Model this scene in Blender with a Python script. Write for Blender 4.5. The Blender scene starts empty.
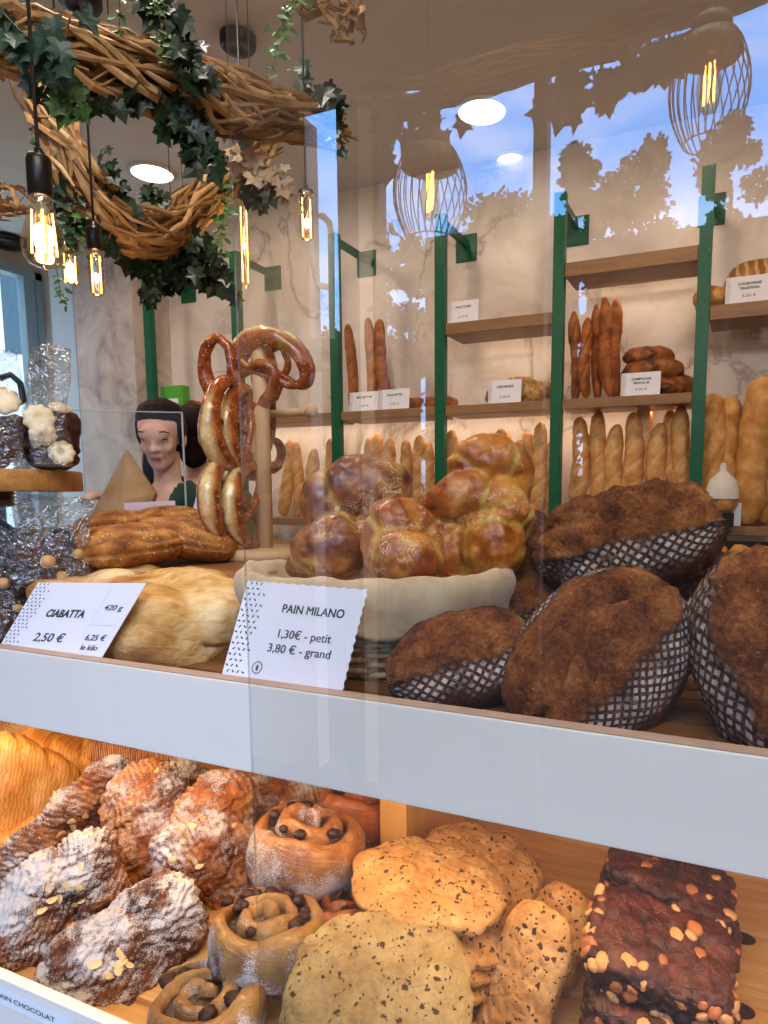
import bpy, bmesh, math, random
import numpy as np
from mathutils import Vector, Matrix, Euler, noise
random.seed(7)
RNG = np.random.default_rng(7)
SC = bpy.context.scene
COL = SC.collection
PI = math.pi
# ---------------------------------------------------------------- camera model
EYE = 1.40
YAW, PITCH = math.radians(23.8), math.radians(6.8)
FPX, PX, PY = 675.0, 440.0, 573.0
FWD = Vector((-math.sin(YAW)*math.cos(PITCH), math.cos(YAW)*math.cos(PITCH), -math.sin(PITCH)))
RIGHT = Vector((math.cos(YAW), math.sin(YAW), 0))
UP = RIGHT.cross(FWD)
CAM = Vector((0, 0, EYE))
YG = 0.412          # plane of the shop-front glass
def ray(px, py): return FWD + RIGHT*((px-PX)/FPX) - UP*((py-PY)/FPX)
def P(px, py, d): return CAM + ray(px, py)*d
def PYp(px, py, Y):
    r = ray(px, py); return CAM + r*(Y/r.y)
def PZp(px, py, Z):
    r = ray(px, py); return CAM + r*((Z-EYE)/r.z)
def PXp(px, py, X):
    r = ray(px, py); return CAM + r*(X/r.x)
def mir(p): return Vector((p[0], 2*YG-p[1], p[2]))
def frame(px, py, d, spin=0, lean=0, out=0):
    """orthonormal pose at a place in the room: x to the right, y away, z up, then turned"""
    y = ray(px, py).normalized(); x = y.cross(Vector((0, 0, 1))).normalized(); z = x.cross(y)
    B = Matrix((x, y, z)).transposed().to_4x4()
    R = math.radians
    M = B @ Matrix.Rotation(-R(spin), 4, 'Y') @ Matrix.Rotation(R(out), 4, 'Z') @ Matrix.Rotation(R(lean), 4, 'X')
    M.translation = P(px, py, d)
    return M
# ---------------------------------------------------------------- objects
def tag(o, label=None, cat=None, group=None, kind=None):
    if label: o['label'] = label
    if cat: o['category'] = cat
    if group: o['group'] = group
    if kind: o['kind'] = kind
    return o
def thing(name, label, cat, loc, group=None, M=None):
    o = bpy.data.objects.new(name, None); COL.objects.link(o)
    o.empty_display_size = .02
    if M is not None: o.matrix_world = M
    else: o.location = loc
    o['_w'] = 1
    return tag(o, label, cat, group)
def mk_mesh(name, V, F, mats, smooth=True, uv=None, attrs=None, midx=None):
    me = bpy.data.meshes.new(name)
    V = np.asarray(V, dtype=float)
    me.from_pydata(V.tolist(), [], [tuple(f) for f in F])
    if not isinstance(mats, (list, tuple)): mats = [mats]
    for m in mats: me.materials.append(m)
    if midx is not None: me.polygons.foreach_set('material_index', np.asarray(midx, dtype=np.int32))
    if smooth: me.polygons.foreach_set('use_smooth', np.ones(len(me.polygons), dtype=bool))
    if uv is not None:
        ul = me.uv_layers.new(name='UVMap')
        li = np.empty(len(me.loops), dtype=np.int32); me.loops.foreach_get('vertex_index', li)
        ul.data.foreach_set('uv', np.asarray(uv, dtype=np.float32)[li].ravel())
    for k, a in (attrs or {}).items():
        at = me.attributes.new(k, 'FLOAT', 'POINT'); at.data.foreach_set('value', np.asarray(a, dtype=np.float32))
    me.update()
    return me
def obj(name, mesh, parent=None, M=None, local=False):
    """link a mesh; its coordinates are world ones unless local; origin goes to the base of the thing or to the parent"""
    o = bpy.data.objects.new(name, mesh); COL.objects.link(o)
    if parent is not None:
        o.parent = parent
        if not local:
            W = root_matrix(parent).inverted(); mesh.transform(W)
    elif M is not None: o.matrix_world = M
    elif not local:
        co = np.empty(len(mesh.vertices)*3); mesh.vertices.foreach_get('co', co); co = co.reshape(-1, 3)
        c = Vector(((co[:, 0].min()+co[:, 0].max())/2, (co[:, 1].min()+co[:, 1].max())/2, co[:, 2].min()))
        mesh.transform(Matrix.Translation(-c)); o.location = c
    return o
def root_matrix(o):
    M = o.matrix_basis.copy()
    while o.parent is not None:
        o = o.parent; M = o.matrix_basis @ M
    return M
def one(name, V, F, mat, label=None, cat=None, group=None, parent=None, M=None, kind=None, **k):
    o = obj(name, mk_mesh(name, V, F, mat, **k), parent, M)
    return tag(o, label, cat, group, kind)
def kids(o): return [c for c in COL.objects if c.parent == o]
def dup(o, M=None, label=None, group=None, parent=None):
    c = o.copy(); COL.objects.link(c); c.parent = parent
    if M is not None: c.matrix_world = M
    if label: c['label'] = label
    if group: c['group'] = group
    for ch in KID.get(o.name, ()): 
        d = dup(ch, parent=c)
    return c
KID = {}
def reg(root):
    for o in COL.objects:
        if o.parent == root:
            KID.setdefault(root.name, []).append(o); reg(o)
    return root
# ---------------------------------------------------------------- geometry collectors
class MB:
    def __init__(s): s.V = []; s.F = []; s.n = 0; s.mi = []; s.cur = 0
    def add(s, V, F):
        V = [tuple(v) for v in V]; n = len(s.V); s.V += V; s.F += [tuple(i+n for i in f) for f in F]; s.mi += [s.cur]*len(F); return s
    def box(s, c, h, M=None):
        c = Vector(c); v = [Vector((sx*h[0], sy*h[1], sz*h[2])) for sx in (-1, 1) for sy in (-1, 1) for sz in (-1, 1)]
        if M is not None: v = [M @ x for x in v]
        return s.add([c+x for x in v], [(0,1,3,2),(4,6,7,5),(0,4,5,1),(2,3,7,6),(0,2,6,4),(1,5,7,3)])
    def box2(s, a, b):
        a, b = Vector(a), Vector(b); return s.box((a+b)/2, [abs(x)/2 for x in (b-a)])
    def hexa(s, p):      # 8 points: bottom 4 ccw, top 4
        return s.add(p, [(0,3,2,1),(4,5,6,7),(0,1,5,4),(1,2,6,5),(2,3,7,6),(3,0,4,7)])
    def bar(s, a, b, w, t, up=(0,0,1)):
        a, b = Vector(a), Vector(b); x = (b-a).normalized(); u = Vector(up)
        y = u.cross(x)
        if y.length < 1e-4: y = Vector((1,0,0)).cross(x)
        y.normalize(); z = x.cross(y)
        return s.hexa([a-y*w/2-z*t/2, a+y*w/2-z*t/2, b+y*w/2-z*t/2, b-y*w/2-z*t/2, a-y*w/2+z*t/2, a+y*w/2+z*t/2, b+y*w/2+z*t/2, b-y*w/2+z*t/2])
    def tube(s, pts, r, n=8, cap=True, flat=None):
        pts = [Vector(p) for p in pts]; N = len(pts)
        rr = r if hasattr(r, '__len__') else [r]*N
        t = [(pts[min(i+1, N-1)]-pts[max(i-1, 0)]).normalized() for i in range(N)]
        a = t[0].orthogonal().normalized(); V = []
        for i in range(N):
            a = (a - t[i]*a.dot(t[i]))
            a = a.normalized() if a.length > 1e-6 else t[i].orthogonal().normalized()
            b = t[i].cross(a)
            for k in range(n):
                th = 2*PI*k/n
                V.append(pts[i]+a*math.cos(th)*rr[i]+b*math.sin(th)*rr[i]*(flat or 1))
        F = [(i*n+k, i*n+(k+1) % n, (i+1)*n+(k+1) % n, (i+1)*n+k) for i in range(N-1) for k in range(n)]
        if cap: F += [tuple(range(n-1, -1, -1)), tuple((N-1)*n+k for k in range(n))]
        return s.add(V, F)
    def lathe(s, prof, n=24, M=None, cap=True):
        V = []
        for (r, z) in prof:
            for k in range(n):
                v = Vector((r*math.cos(2*PI*k/n), r*math.sin(2*PI*k/n), z)); V.append(M @ v if M is not None else v)
        N = len(prof); F = [(i*n+k, i*n+(k+1) % n, (i+1)*n+(k+1) % n, (i+1)*n+k) for i in range(N-1) for k in range(n)]
        if cap: F += [tuple(range(n-1, -1, -1)), tuple((N-1)*n+k for k in range(n))]
        return s.add(V, F)
    def ball(s, c, r, n=12, m=8, M=None):
        c = Vector(c); r = r if hasattr(r, '__len__') else (r, r, r); V = []; F = []
        for i in range(1, m):
            a = PI*i/m
            for k in range(n):
                b = 2*PI*k/n; v = Vector((r[0]*math.sin(a)*math.cos(b), r[1]*math.sin(a)*math.sin(b), r[2]*math.cos(a)))
                V.append(c+(M @ v if M is not None else v))
        for p in (1, -1):
            v = Vector((0, 0, p*r[2])); V.append(c+(M @ v if M is not None else v))
        for i in range(m-2):
            for k in range(n): F.append((i*n+k, (i+1)*n+k, (i+1)*n+(k+1) % n, i*n+(k+1) % n))
        T = (m-1)*n
        for k in range(n): F.append((T, k, (k+1) % n)); F.append((T+1, (m-2)*n+(k+1) % n, (m-2)*n+k))
        return s.add(V, F)
    def done(s, name, mat, parent=None, smooth=False, label=None, cat=None, group=None, M=None, kind=None, **k):
        multi = isinstance(mat, (list, tuple))
        return one(name, s.V, s.F, mat, label, cat, group, parent, M, kind, smooth=smooth, midx=s.mi if multi else None, **k)
def bev(o, w=.003, seg=2):
    m = o.modifiers.new('bevel', 'BEVEL'); m.width = w; m.segments = seg; m.limit_method = 'ANGLE'; return o
def fbm(V, scale, octv=3, seed=0.0, gain=.5):
    out = np.zeros(len(V)); a = 1.0; s = scale
    for _ in range(octv):
        out += a*np.array([noise.noise((v[0]*s+seed, v[1]*s+seed*1.7, v[2]*s-seed)) for v in V]); a *= gain; s *= 2.03
    return out
def cells(V, scale, seed=0.0):      # distance between the two nearest cell centres: small on the cracks
    r = np.empty(len(V))
    for i, v in enumerate(V):
        d = noise.voronoi((v[0]*scale+seed, v[1]*scale+seed, v[2]*scale))[0]; r[i] = d[1]-d[0]
    return r
def sph(nu, nv):
    """unit sphere, poles on x: returns dirs, faces, u (0..1 along x), phi"""
    V = []; U = []; PH = []
    for i in range(nu+1):
        a = PI*i/nu
        for k in range(nv):
            p = 2*PI*k/nv; V.append((-math.cos(a), math.sin(a)*math.cos(p), math.sin(a)*math.sin(p))); U.append(i/nu); PH.append(p)
    F = [(i*nv+k, i*nv+(k+1) % nv, (i+1)*nv+(k+1) % nv, (i+1)*nv+k) for i in range(nu) for k in range(nv)]
    return np.array(V), F, np.array(U), np.array(PH)
def normals(V, F):
    me = bpy.data.meshes.new('t'); me.from_pydata(np.asarray(V).tolist(), [], F); me.update()
    n = np.empty(len(me.vertices)*3); me.vertices.foreach_get('normal', n); bpy.data.meshes.remove(me)
    return n.reshape(-1, 3)
def fuse(pieces, voxel, smooth=6, sub=0):
    """merge closed lumps into one continuous skin; pieces = (V, F)"""
    mb = MB()
    for V, F in pieces: mb.add(V, F)
    me = bpy.data.meshes.new('t'); me.from_pydata([tuple(v) for v in mb.V], [], mb.F)
    o = bpy.data.objects.new('t', me); COL.objects.link(o)
    m = o.modifiers.new('r', 'REMESH'); m.mode = 'VOXEL'; m.voxel_size = voxel
    if smooth:
        m = o.modifiers.new('s', 'SMOOTH'); m.iterations = smooth; m.factor = .5
    if sub:
        m = o.modifiers.new('u', 'SUBSURF'); m.levels = sub; m.render_levels = sub
    dg = bpy.context.evaluated_depsgraph_get(); dg.update()
    r = bpy.data.meshes.new_from_object(o.evaluated_get(dg))
    V = np.empty(len(r.vertices)*3); r.vertices.foreach_get('co', V); F = [tuple(p.vertices) for p in r.polygons]
    bpy.data.objects.remove(o); bpy.data.meshes.remove(me); bpy.data.meshes.remove(r)
    return V.reshape(-1, 3), F
def lump(c, r, rot=(0,0,0), n=20, m=14):
    mb = MB(); mb.ball((0,0,0), r, n, m); M = Euler([math.radians(a) for a in rot]).to_matrix()
    return [tuple(Vector(c)+M @ Vector(v)) for v in mb.V], mb.F
def limb(pts, rr, n=14):
    """tapered limb with round ends"""
    pts = [Vector(p) for p in pts]; mb = MB(); mb.tube(pts, rr, n)
    q = [(mb.V, mb.F)]
    for p, r in ((pts[0], rr[0]), (pts[-1], rr[-1])):
        b = MB(); b.ball(p, r, n, 10); q.append((b.V, b.F))
    return q
def xf(M, V): 
    A = np.array(M); V = np.asarray(V); return V @ A[:3, :3].T + A[:3, 3]
# ---------------------------------------------------------------- materials
def lin(h):
    if isinstance(h, (tuple, list)): return (*h[:3], 1)
    h = h.lstrip('#'); c = [int(h[i:i+2], 16)/255 for i in (0, 2, 4)]
    return tuple(x/12.92 if x <= .04045 else ((x+.055)/1.055)**2.4 for x in c)+(1,)
class NM:
    def __init__(s, name):
        s.m = bpy.data.materials.new(name); s.m.use_nodes = True; s.t = s.m.node_tree; s.t.nodes.clear()
        s.out = s.t.nodes.new('ShaderNodeOutputMaterial'); s.b = None
    def n(s, typ, props=None, **ins):
        nd = s.t.nodes.new('ShaderNode'+typ)
        for k, v in (props or {}).items(): setattr(nd, k, v)
        for k, v in ins.items():
            key = int(k[1:]) if k[0] == 'i' and k[1:].isdigit() else k.replace('_', ' ')
            s.set(nd.inputs[key], v)
        return nd
    def set(s, sock, v):
        if isinstance(v, bpy.types.NodeSocket): s.t.links.new(v, sock)
        elif isinstance(v, str): sock.default_value = lin(v)
        else:
            try: sock.default_value = v
            except Exception: sock.default_value = (*v, 1) if len(v) == 3 else v
    def co(s, which='Object'): return s.n('TexCoord').outputs[which]
    def map(s, vec, scale=(1,1,1), rot=(0,0,0), loc=(0,0,0)):
        return s.n('Mapping', Vector=vec, Scale=scale, Rotation=rot, Location=loc).outputs[0]
    def noise(s, vec, scale, detail=4, rough=.55, dist=0): return s.n('TexNoise', Vector=vec, Scale=scale, Detail=detail, Roughness=rough, Distortion=dist).outputs[0]
    def vor(s, vec, scale, feature='F1', out=0, rand=1): return s.n('TexVoronoi', {'feature': feature}, Vector=vec, Scale=scale, Randomness=rand).outputs[out]
    def wave(s, vec, scale, dist=2, detail=2, dscale=1): return s.n('TexWave', Vector=vec, Scale=scale, Distortion=dist, Detail=detail, Detail_Scale=dscale).outputs[1]
    def ramp(s, fac, stops, interp='LINEAR'):
        nd = s.n('ValToRGB', Fac=fac); r = nd.color_ramp; r.interpolation = interp
        while len(r.elements) < len(stops): r.elements.new(.5)
        for e, (p, c) in zip(r.elements, stops): e.position = p; e.color = lin(c) if not isinstance(c, (int, float)) else (c, c, c, 1)
        return nd.outputs[0]
    def ma(s, op, a, b=0.0, c=None, clamp=False):
        nd = s.n('Math', {'operation': op, 'use_clamp': clamp}, i0=a, i1=b)
        if c is not None: s.set(nd.inputs[2], c)
        return nd.outputs[0]
    def mix(s, fac, a, b, mode='MIX'):
        nd = s.n('Mix', {'data_type': 'RGBA', 'blend_type': mode, 'clamp_factor': True})
        s.set(nd.inputs[0], fac); s.set(nd.inputs[6], a); s.set(nd.inputs[7], b); return nd.outputs[2]
    def attr(s, name): return s.n('Attribute', {'attribute_name': name}).outputs['Fac']
    def uv(s): return s.n('UVMap').outputs[0]
    def bump(s, h, strength=.5, dist=.002, normal=None):
        nd = s.n('Bump', Height=h, Strength=strength, Distance=dist)
        if normal is not None: s.set(nd.inputs['Normal'], normal)
        return nd.outputs[0]
    def bsdf(s, col, rough=.6, normal=None, spec=.4, **k):
        b = s.n('BsdfPrincipled', Base_Color=col, Roughness=rough, **k); s.b = b
        b.inputs['Specular IOR Level'].default_value = spec
        if normal is not None: s.set(b.inputs['Normal'], normal)
        s.t.links.new(b.outputs[0], s.out.inputs[0]); return s.m
    def surf(s, sh): s.t.links.new(sh, s.out.inputs[0]); return s.m
def plain(name, col, rough=.5, var=.12, scale=30, bump=.15, spec=.4, metal=0, bscale=None):
    m = NM(name); c = m.co(); f = m.noise(c, scale, 4)
    h = lin(col); lo = tuple(x*(1-var) for x in h[:3]); hi = tuple(min(1, x*(1+var)) for x in h[:3])
    cc = m.ramp(f, [(.3, lo), (.7, hi)])
    return m.bsdf(cc, rough, m.bump(m.noise(c, bscale or scale*4, 3), bump, .001), spec, Metallic=metal)
def ramped(name, stops, scale, rough=.55, bump=.4, bscale=120, bdist=.002, detail=6, spec=.35, dist=0):
    m = NM(name); c = m.co(); f = m.noise(c, scale, detail, .6, dist)
    return m.bsdf(m.ramp(f, stops), rough, m.bump(m.noise(c, bscale, 5, .65), bump, bdist), spec)
def wood(name, c1, c2, axis='X', scale=8, rough=.45, gloss=.4):
    m = NM(name); c = m.co(); sc = {'X': (.6, 9, 9), 'Y': (9, .6, 9), 'Z': (9, 9, .6)}[axis]
    v = m.map(c, sc); f = m.noise(v, scale, 6, .6, .6); g = m.noise(v, scale*5, 3)
    col = m.ramp(f, [(.3, c1), (.7, c2)]); col = m.mix(.35, col, m.ramp(g, [(.3, c1), (.75, c2)]))
    return m.bsdf(col, rough, m.bump(g, .12, .001), gloss)
def emit(name, col, strength):
    m = NM(name); return m.surf(m.n('Emission', Color=col, Strength=strength).outputs[0])
def clear(name, tint='#ffffff', refl=.08, rough=.02, edge=.5):
    """thin clear sheet: mostly see-through, reflecting more at a slant"""
    m = NM(name); f = m.n('LayerWeight', Blend=edge).outputs['Facing']
    k = m.ma('ADD', m.ma('MULTIPLY', m.ma('POWER', f, 2.0), .5), refl, clamp=True)
    mx = m.n('MixShader', i0=k, i1=m.n('BsdfTransparent', Color=tint).outputs[0], i2=m.n('BsdfGlossy', Color='#ffffff', Roughness=rough).outputs[0])
    return m.surf(mx.outputs[0])
# ================================================================ camera, world, lights
cd = bpy.data.cameras.new('camera'); cam = bpy.data.objects.new('camera', cd); COL.objects.link(cam)
cd.sensor_width = 36; cd.lens = FPX*36/1024; cd.shift_x = -(PX-384)/1024; cd.shift_y = (PY-512)/1024
cd.clip_start = .02; cd.clip_end = 200
cam.matrix_world = Matrix.Translation(CAM) @ Matrix((RIGHT, UP, -FWD)).transposed().to_4x4()
SC.camera = cam
SC.view_settings.view_transform = 'Standard'
SC.view_settings.look = 'None'
SC.view_settings.exposure = 0.0
w = bpy.data.worlds.new('sky'); SC.world = w; w.use_nodes = True
nt = w.node_tree; nt.nodes.clear()
W = NM.__new__(NM); W.t = nt; W.m = w
wo = nt.nodes.new('ShaderNodeOutputWorld')
gen = W.n('TexCoord').outputs['Generated']
sep = W.n('SeparateXYZ', Vector=gen).outputs
skyc = W.ramp(sep[2], [(0.0, (.20,.24,.28)), (.04, (.30,.48,.80)), (.2, (.22,.52,1.0)), (.5, (.12,.40,.98)), (1.0, (.2,.42,.85))])
cl = W.noise(W.map(gen, (1.6, 1.6, 4.2)), 2.6, 8, .62, .4)
cm = W.ramp(cl, [(.47, 0.0), (.66, 1.0)])
skyc = W.mix(W.ma('MULTIPLY', cm, .42), skyc, (1.0, .98, .97, 1))
hi = W.ramp(sep[2], [(.55, 0.0), (.8, 1.0)])          # unseen bright cloud added overhead to whiten the blue skylight
skyc = W.mix(hi, skyc, (1.5, 1.45, 1.4, 1))
SKY_BG = W.n('Background', Color=skyc, Strength=6.4)
nt.links.new(SKY_BG.outputs[0], wo.inputs[0])

def area(name, loc, target, sx, sy, power, col):
    l = bpy.data.lights.new(name, 'AREA'); l.shape = 'RECTANGLE'; l.size = sx; l.size_y = sy; l.energy = power; l.color = lin(col)[:3]
    o = bpy.data.objects.new(name, l); COL.objects.link(o); o.location = loc
    o.rotation_euler = (Vector(target)-Vector(loc)).to_track_quat('-Z', 'Y').to_euler(); return o
def spot(name, loc, power, col, ang=120, r=.05, target=None, blend=.6):
    l = bpy.data.lights.new(name, 'SPOT'); l.energy = power; l.color = lin(col)[:3]; l.spot_size = math.radians(ang); l.spot_blend = blend; l.shadow_soft_size = r
    o = bpy.data.objects.new(name, l); COL.objects.link(o); o.location = loc
    if target is not None: o.rotation_euler = (Vector(target)-Vector(loc)).to_track_quat('-Z', 'Y').to_euler()
    return o
def point(name, loc, power, col, r=.02):
    l = bpy.data.lights.new(name, 'POINT'); l.energy = power; l.color = lin(col)[:3]; l.shadow_soft_size = r
    o = bpy.data.objects.new(name, l); COL.objects.link(o); o.location = loc; return o
# ================================================================ room shell
ZC = 3.10; YW = 3.50; YS = 3.16; XL = -4.70; XR = 1.7; YF = -1.95
ZT = PYp(384, 703.5, .5).z; ZB = PYp(384, 800.5, .5).z     # bread shelf front board
m = NM('marble'); c = m.co()
v = m.noise(c, 1.1, 5, .6); vv = m.map(c, (1, 1, 1), (.3, .6, .5))
n1 = m.n('TexNoise', Vector=vv, Scale=1.1, Detail=8, Roughness=.58, Distortion=.7).outputs[0]
vein = m.ramp(m.ma('ABSOLUTE', m.ma('SUBTRACT', n1, .5)), [(.0, .9), (.006, .45), (.022, 0.0)])
patch = m.ramp(m.noise(c, 1.3, 3), [(.44, 0.0), (.58, 1.0)])
vein = m.ma('MULTIPLY', vein, patch)
cloud = m.ramp(m.noise(c, 2.2, 7, .6, .8), [(.3, '#cdbcae'), (.5, '#e6d9cd'), (.72, '#efe5db')])
MARBLE = m.bsdf(m.mix(m.ma('MULTIPLY', vein, .85), cloud, '#8a7468'), .32, None, .4)
m = NM('marble_pilaster'); c = m.co()
cl_ = m.ramp(m.noise(c, 3.5, 6, .65, 1.2), [(.3, '#8d7f7c'), (.48, '#c4b3a8'), (.7, '#dccfc6')])
MARBLE2 = m.bsdf(cl_, .35)
PAINT = plain('ceiling_paint', '#f2ece6', .8, .03, 6, .05)
BEIGE = plain('beige_paint', '#bda792', .8, .04, 6, .05)
WHITE = plain('white_lacquer', '#f3ece0', .38, .02, 12, .03)
GREEN = plain('green_lacquer', '#0d5a3c', .38, .1, 10, .05)
BLACK = plain('black_bakelite', '#17120f', .35, .15, 20, .05)
SHELFW = wood('oak_shelf', '#7d5a3c', '#a57a50', 'X', 5)
DECKW = wood('oak_deck', '#6b4224', '#8f5d33', 'X', 8)
TRAYW = wood('pine_tray', '#bd8848', '#e2b474', 'X', 8, .4)
PALEW = wood('pale_beech', '#c79a68', '#dab384', 'Z', 6, .5)
FLOORM = plain('floor_tile', '#3c3833', .6, .1, 3, .02, .1)
def slab(name, a, b, mat, kind='structure', **k):
    mb = MB(); mb.box2(a, b); return mb.done(name, mat, kind=kind, **k)
slab('floor', (XL-.1, YF-.1, -.1), (XR+.1, YW+.1, 0), FLOORM)
slab('ceiling', (XL-.1, YF, ZC), (XR+.1, YW+.1, ZC+.12), PAINT)
slab('wall_back', (XL-.1, YW, 0), (XR+.1, YW+.1, ZC), MARBLE)
slab('wall_right', (XR, YF, 0), (XR+.1, YW, ZC), BEIGE)
XJ = -1.90                                                  # jamb of the shop window behind the viewer
slab('wall_front', (XL-.1, YF-.1, 0), (XJ, YF, ZC), BEIGE)
# left wall with a window near the back corner
wy0, wy1, wz0, wz1 = 2.35, PXp(47, 400, XL).y, .9, PXp(45, 277, XL).z
mb = MB()
mb.box2((XL-.1, YF, 0), (XL, wy0, ZC)); mb.box2((XL-.1, wy1, 0), (XL, YW, ZC)); mb.box2((XL-.1, wy0, 0), (XL, wy1, wz0)); mb.box2((XL-.1, wy0, wz1), (XL, wy1, ZC))
mb.done('wall_left', BEIGE, kind='structure')
FRAME = plain('blue_grey_frame', '#8ea4ad', .4, .05, 10, .02)
PANE = clear('window_pane', '#e6f0f2', .05)
w1 = thing('window_1', None, None, (XL, (wy0+wy1)/2, wz0)); w1['kind'] = 'structure'
mb = MB(); f = .05
mb.box2((XL-.06, wy0, wz0), (XL+.03, wy0+f, wz1)); mb.box2((XL-.06, wy1-f, wz0), (XL+.03, wy1, wz1)); mb.box2((XL-.06, wy0, wz0), (XL+.03, wy1, wz0+f)); mb.box2((XL-.06, wy0, wz1-f), (XL+.03, wy1, wz1))
ym = PXp(29, 330, XL).y; mb.box2((XL-.05, ym-.03, wz0), (XL+.02, ym+.05, wz1))
mb.done('window_frame', FRAME, w1)
mb = MB(); mb.box2((XL-.04, wy0+f, wz0+f), (XL-.035, wy1-f, wz1-f)); mb.done('window_glass', PANE, w1)
# white jamb strip and marble pilaster in the back corner
YPIL = 3.2
def wall_x(px, y, Y): return PYp(px, y, Y).x
slab('trim_1', (wall_x(57, 400, 3.3), 3.3, 0), (wall_x(79, 400, 3.3), YW, ZC), plain('cool_white', '#c9d2d8', .5, .02))
mb = MB(); mb.box2((wall_x(80, 400, YPIL), YPIL, 0), (wall_x(137, 400, YPIL), YW, ZC)); mb.done('wall_pilaster', MARBLE2, kind='structure')
# shop window posts behind the viewer, seen mirrored in the glass
def mirx(px, Yv): return PYp(px, 300, Yv).x
YV = 2*YG-YF
DARKP = plain('dark_green_post', '#2e3f33', .5, .15, 12)
slab('trim_2', (mirx(345, YV), YF-.03, 0), (mirx(360, YV), YF+.05, ZC), DARKP)
slab('trim_3', (mirx(363, YV), YF-.03, 0), (mirx(376, YV), YF+.03, ZC), WHITE)
slab('trim_4', (mirx(378, YV), YF-.03, 0), (mirx(384, YV), YF+.03, ZC), DARKP)
slab('trim_5', (mirx(533, YV), YF-.03, 0), (mirx(546, YV), YF+.03, ZC), plain('brown_post', '#5a4a40', .6))
# recessed ceiling lights
LAMP = emit('lamp_disc', '#fff4e2', 9)
RIM = plain('lamp_rim', '#e8e2da', .4)
spots = []
for i, (px, py, lab) in enumerate(((152, 172, 'round recessed ceiling light glowing above the twig rings, left of the photo'),
                            (482, 110, 'round recessed ceiling light glowing beside the left wire cage lamp, brighter of two'),
                            (511, 158, 'faint round recessed ceiling light nearest the back wall above the shelves'))):
    p = PZp(px, py, ZC)
    t = thing('ceiling_light', lab, 'ceiling light', p, 'recessed ceiling lights')
    r = .105 if i < 2 else .07
    mb = MB(); mb.lathe([(r, ZC), (r+.018, ZC-.002), (r+.018, ZC-.012), (r, ZC-.012)], 28, Matrix.Translation((p.x, p.y, 0)), cap=False); mb.done('rim', RIM, t, True)
    mb = MB(); mb.lathe([(.0, ZC-.006), (r, ZC-.006), (r, ZC-.002)], 28, Matrix.Translation((p.x, p.y, 0)), cap=False); mb.done('diffuser', LAMP if i < 2 else emit('lamp_disc_dim', '#fff0e6', 2.5), t)
    spots.append(p)
# light of the place, with added fill lamps
area('foreground_fill', (.35, -.5, 3.0), (-.3, .75, 1.05), 1.7, .4, 44, '#fff0e0')  # unseen soft fill added under the ceiling to brighten breads and front board
for x in (-2.6, -1.5, -.4, .6):
    spot('shelf_spot', (x, 2.35, ZC-.03), 22, '#ffe0c4', 130, .06, (x, 3.45, 1.2))
spot('room_spot', (-3.2, 1.6, ZC-.03), 60, '#fff0e4', 150, .1, (-3.2, 2.2, 0))
spot('room_spot', (-1.2, 1.0, ZC-.03), 60, '#ffeee2', 150, .1, (-1.0, 1.3, 0))
spot('customer_fill', (-2.0, -.75, ZC-.03), 130, '#ffe9d2', 80, .05, (-2.0, YF, 1.55))  # fill lamp added to brighten the dim mirrored shelf goods
area('tray_led', (-.35, .60, ZB-.012), (-.35, .72, .8), 1.9, .02, 5.4, '#ffd6a8')

for x0, x1, z in ((PYp(165, 400, YS).x, PYp(688, 400, YS).x, EYE+.37), (PYp(580, 300, YS).x, PYp(685, 300, YS).x, EYE+.95), (PYp(455, 300, YS).x, PYp(548, 300, YS).x, EYE+.74)):
    area('shelf_led', ((x0+x1)/2, YS+.15, z), ((x0+x1)/2, YS+.34, z-.3), x1-x0, .015, 1.4*(x1-x0), '#ffdfbe')
# ================================================================ display case
YB = .5; YL = .424
ZL = PYp(0, 978, YL).z                      # top of the tray's lip
ZTRAY = ZL-.045; ZD = ZT-.022               # tray floor, bread deck
XA, XB = -1.45, .62
bs = thing('bread_display_shelf', 'upper display shelf with a white front board and wooden deck under the breads', 'display shelf', (-.4, YB, ZB))
mb = MB(); mb.box2((XA, YB, ZB), (XB, YB+.016, ZT)); bev(mb.done('front_board', WHITE, bs), .0012)
mb = MB(); mb.box2((XA, YB+.001, ZT+.0002), (XB, YB+.0155, ZT+.0012)); mb.done('board_edging', plain('raw_edge', '#b79a86', .7), bs)
mb = MB()
y = YB+.017
while y < 1.06:
    mb.box2((XA, y, ZB+.004), (XB, y+.031, ZD)); y += .036
mb.done('slatted_deck', DECKW, bs)
mb = MB(); mb.box2((XA, YB+.017, ZB), (XB, 1.06, ZB+.003)); mb.done('deck_underside', DECKW, bs)
# raised step at the back left
ZS = EYE-.112; XS = PYp(236, 590, .69).x
st = thing('wooden_riser', 'raised wooden board behind the ciabatta carrying the seeded breads', 'riser', (-.8, .9, ZD))
mb = MB(); mb.box2((XA, .69, ZS-.022), (XS, 1.25, ZS)); bev(mb.done('riser_board', wood('riser_oak', '#8a5b36', '#a8744a', 'X', 7), st), .002)
RL = wood('riser_leg', '#c07f45', '#d59a5c', 'Z', 7)
for x in (XA+.02, XA+.45, XS-.03): mb = MB(); mb.box2((x, .72, ZD), (x+.018, 1.03, ZS-.022)); mb.done('riser_support', RL, st)
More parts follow.
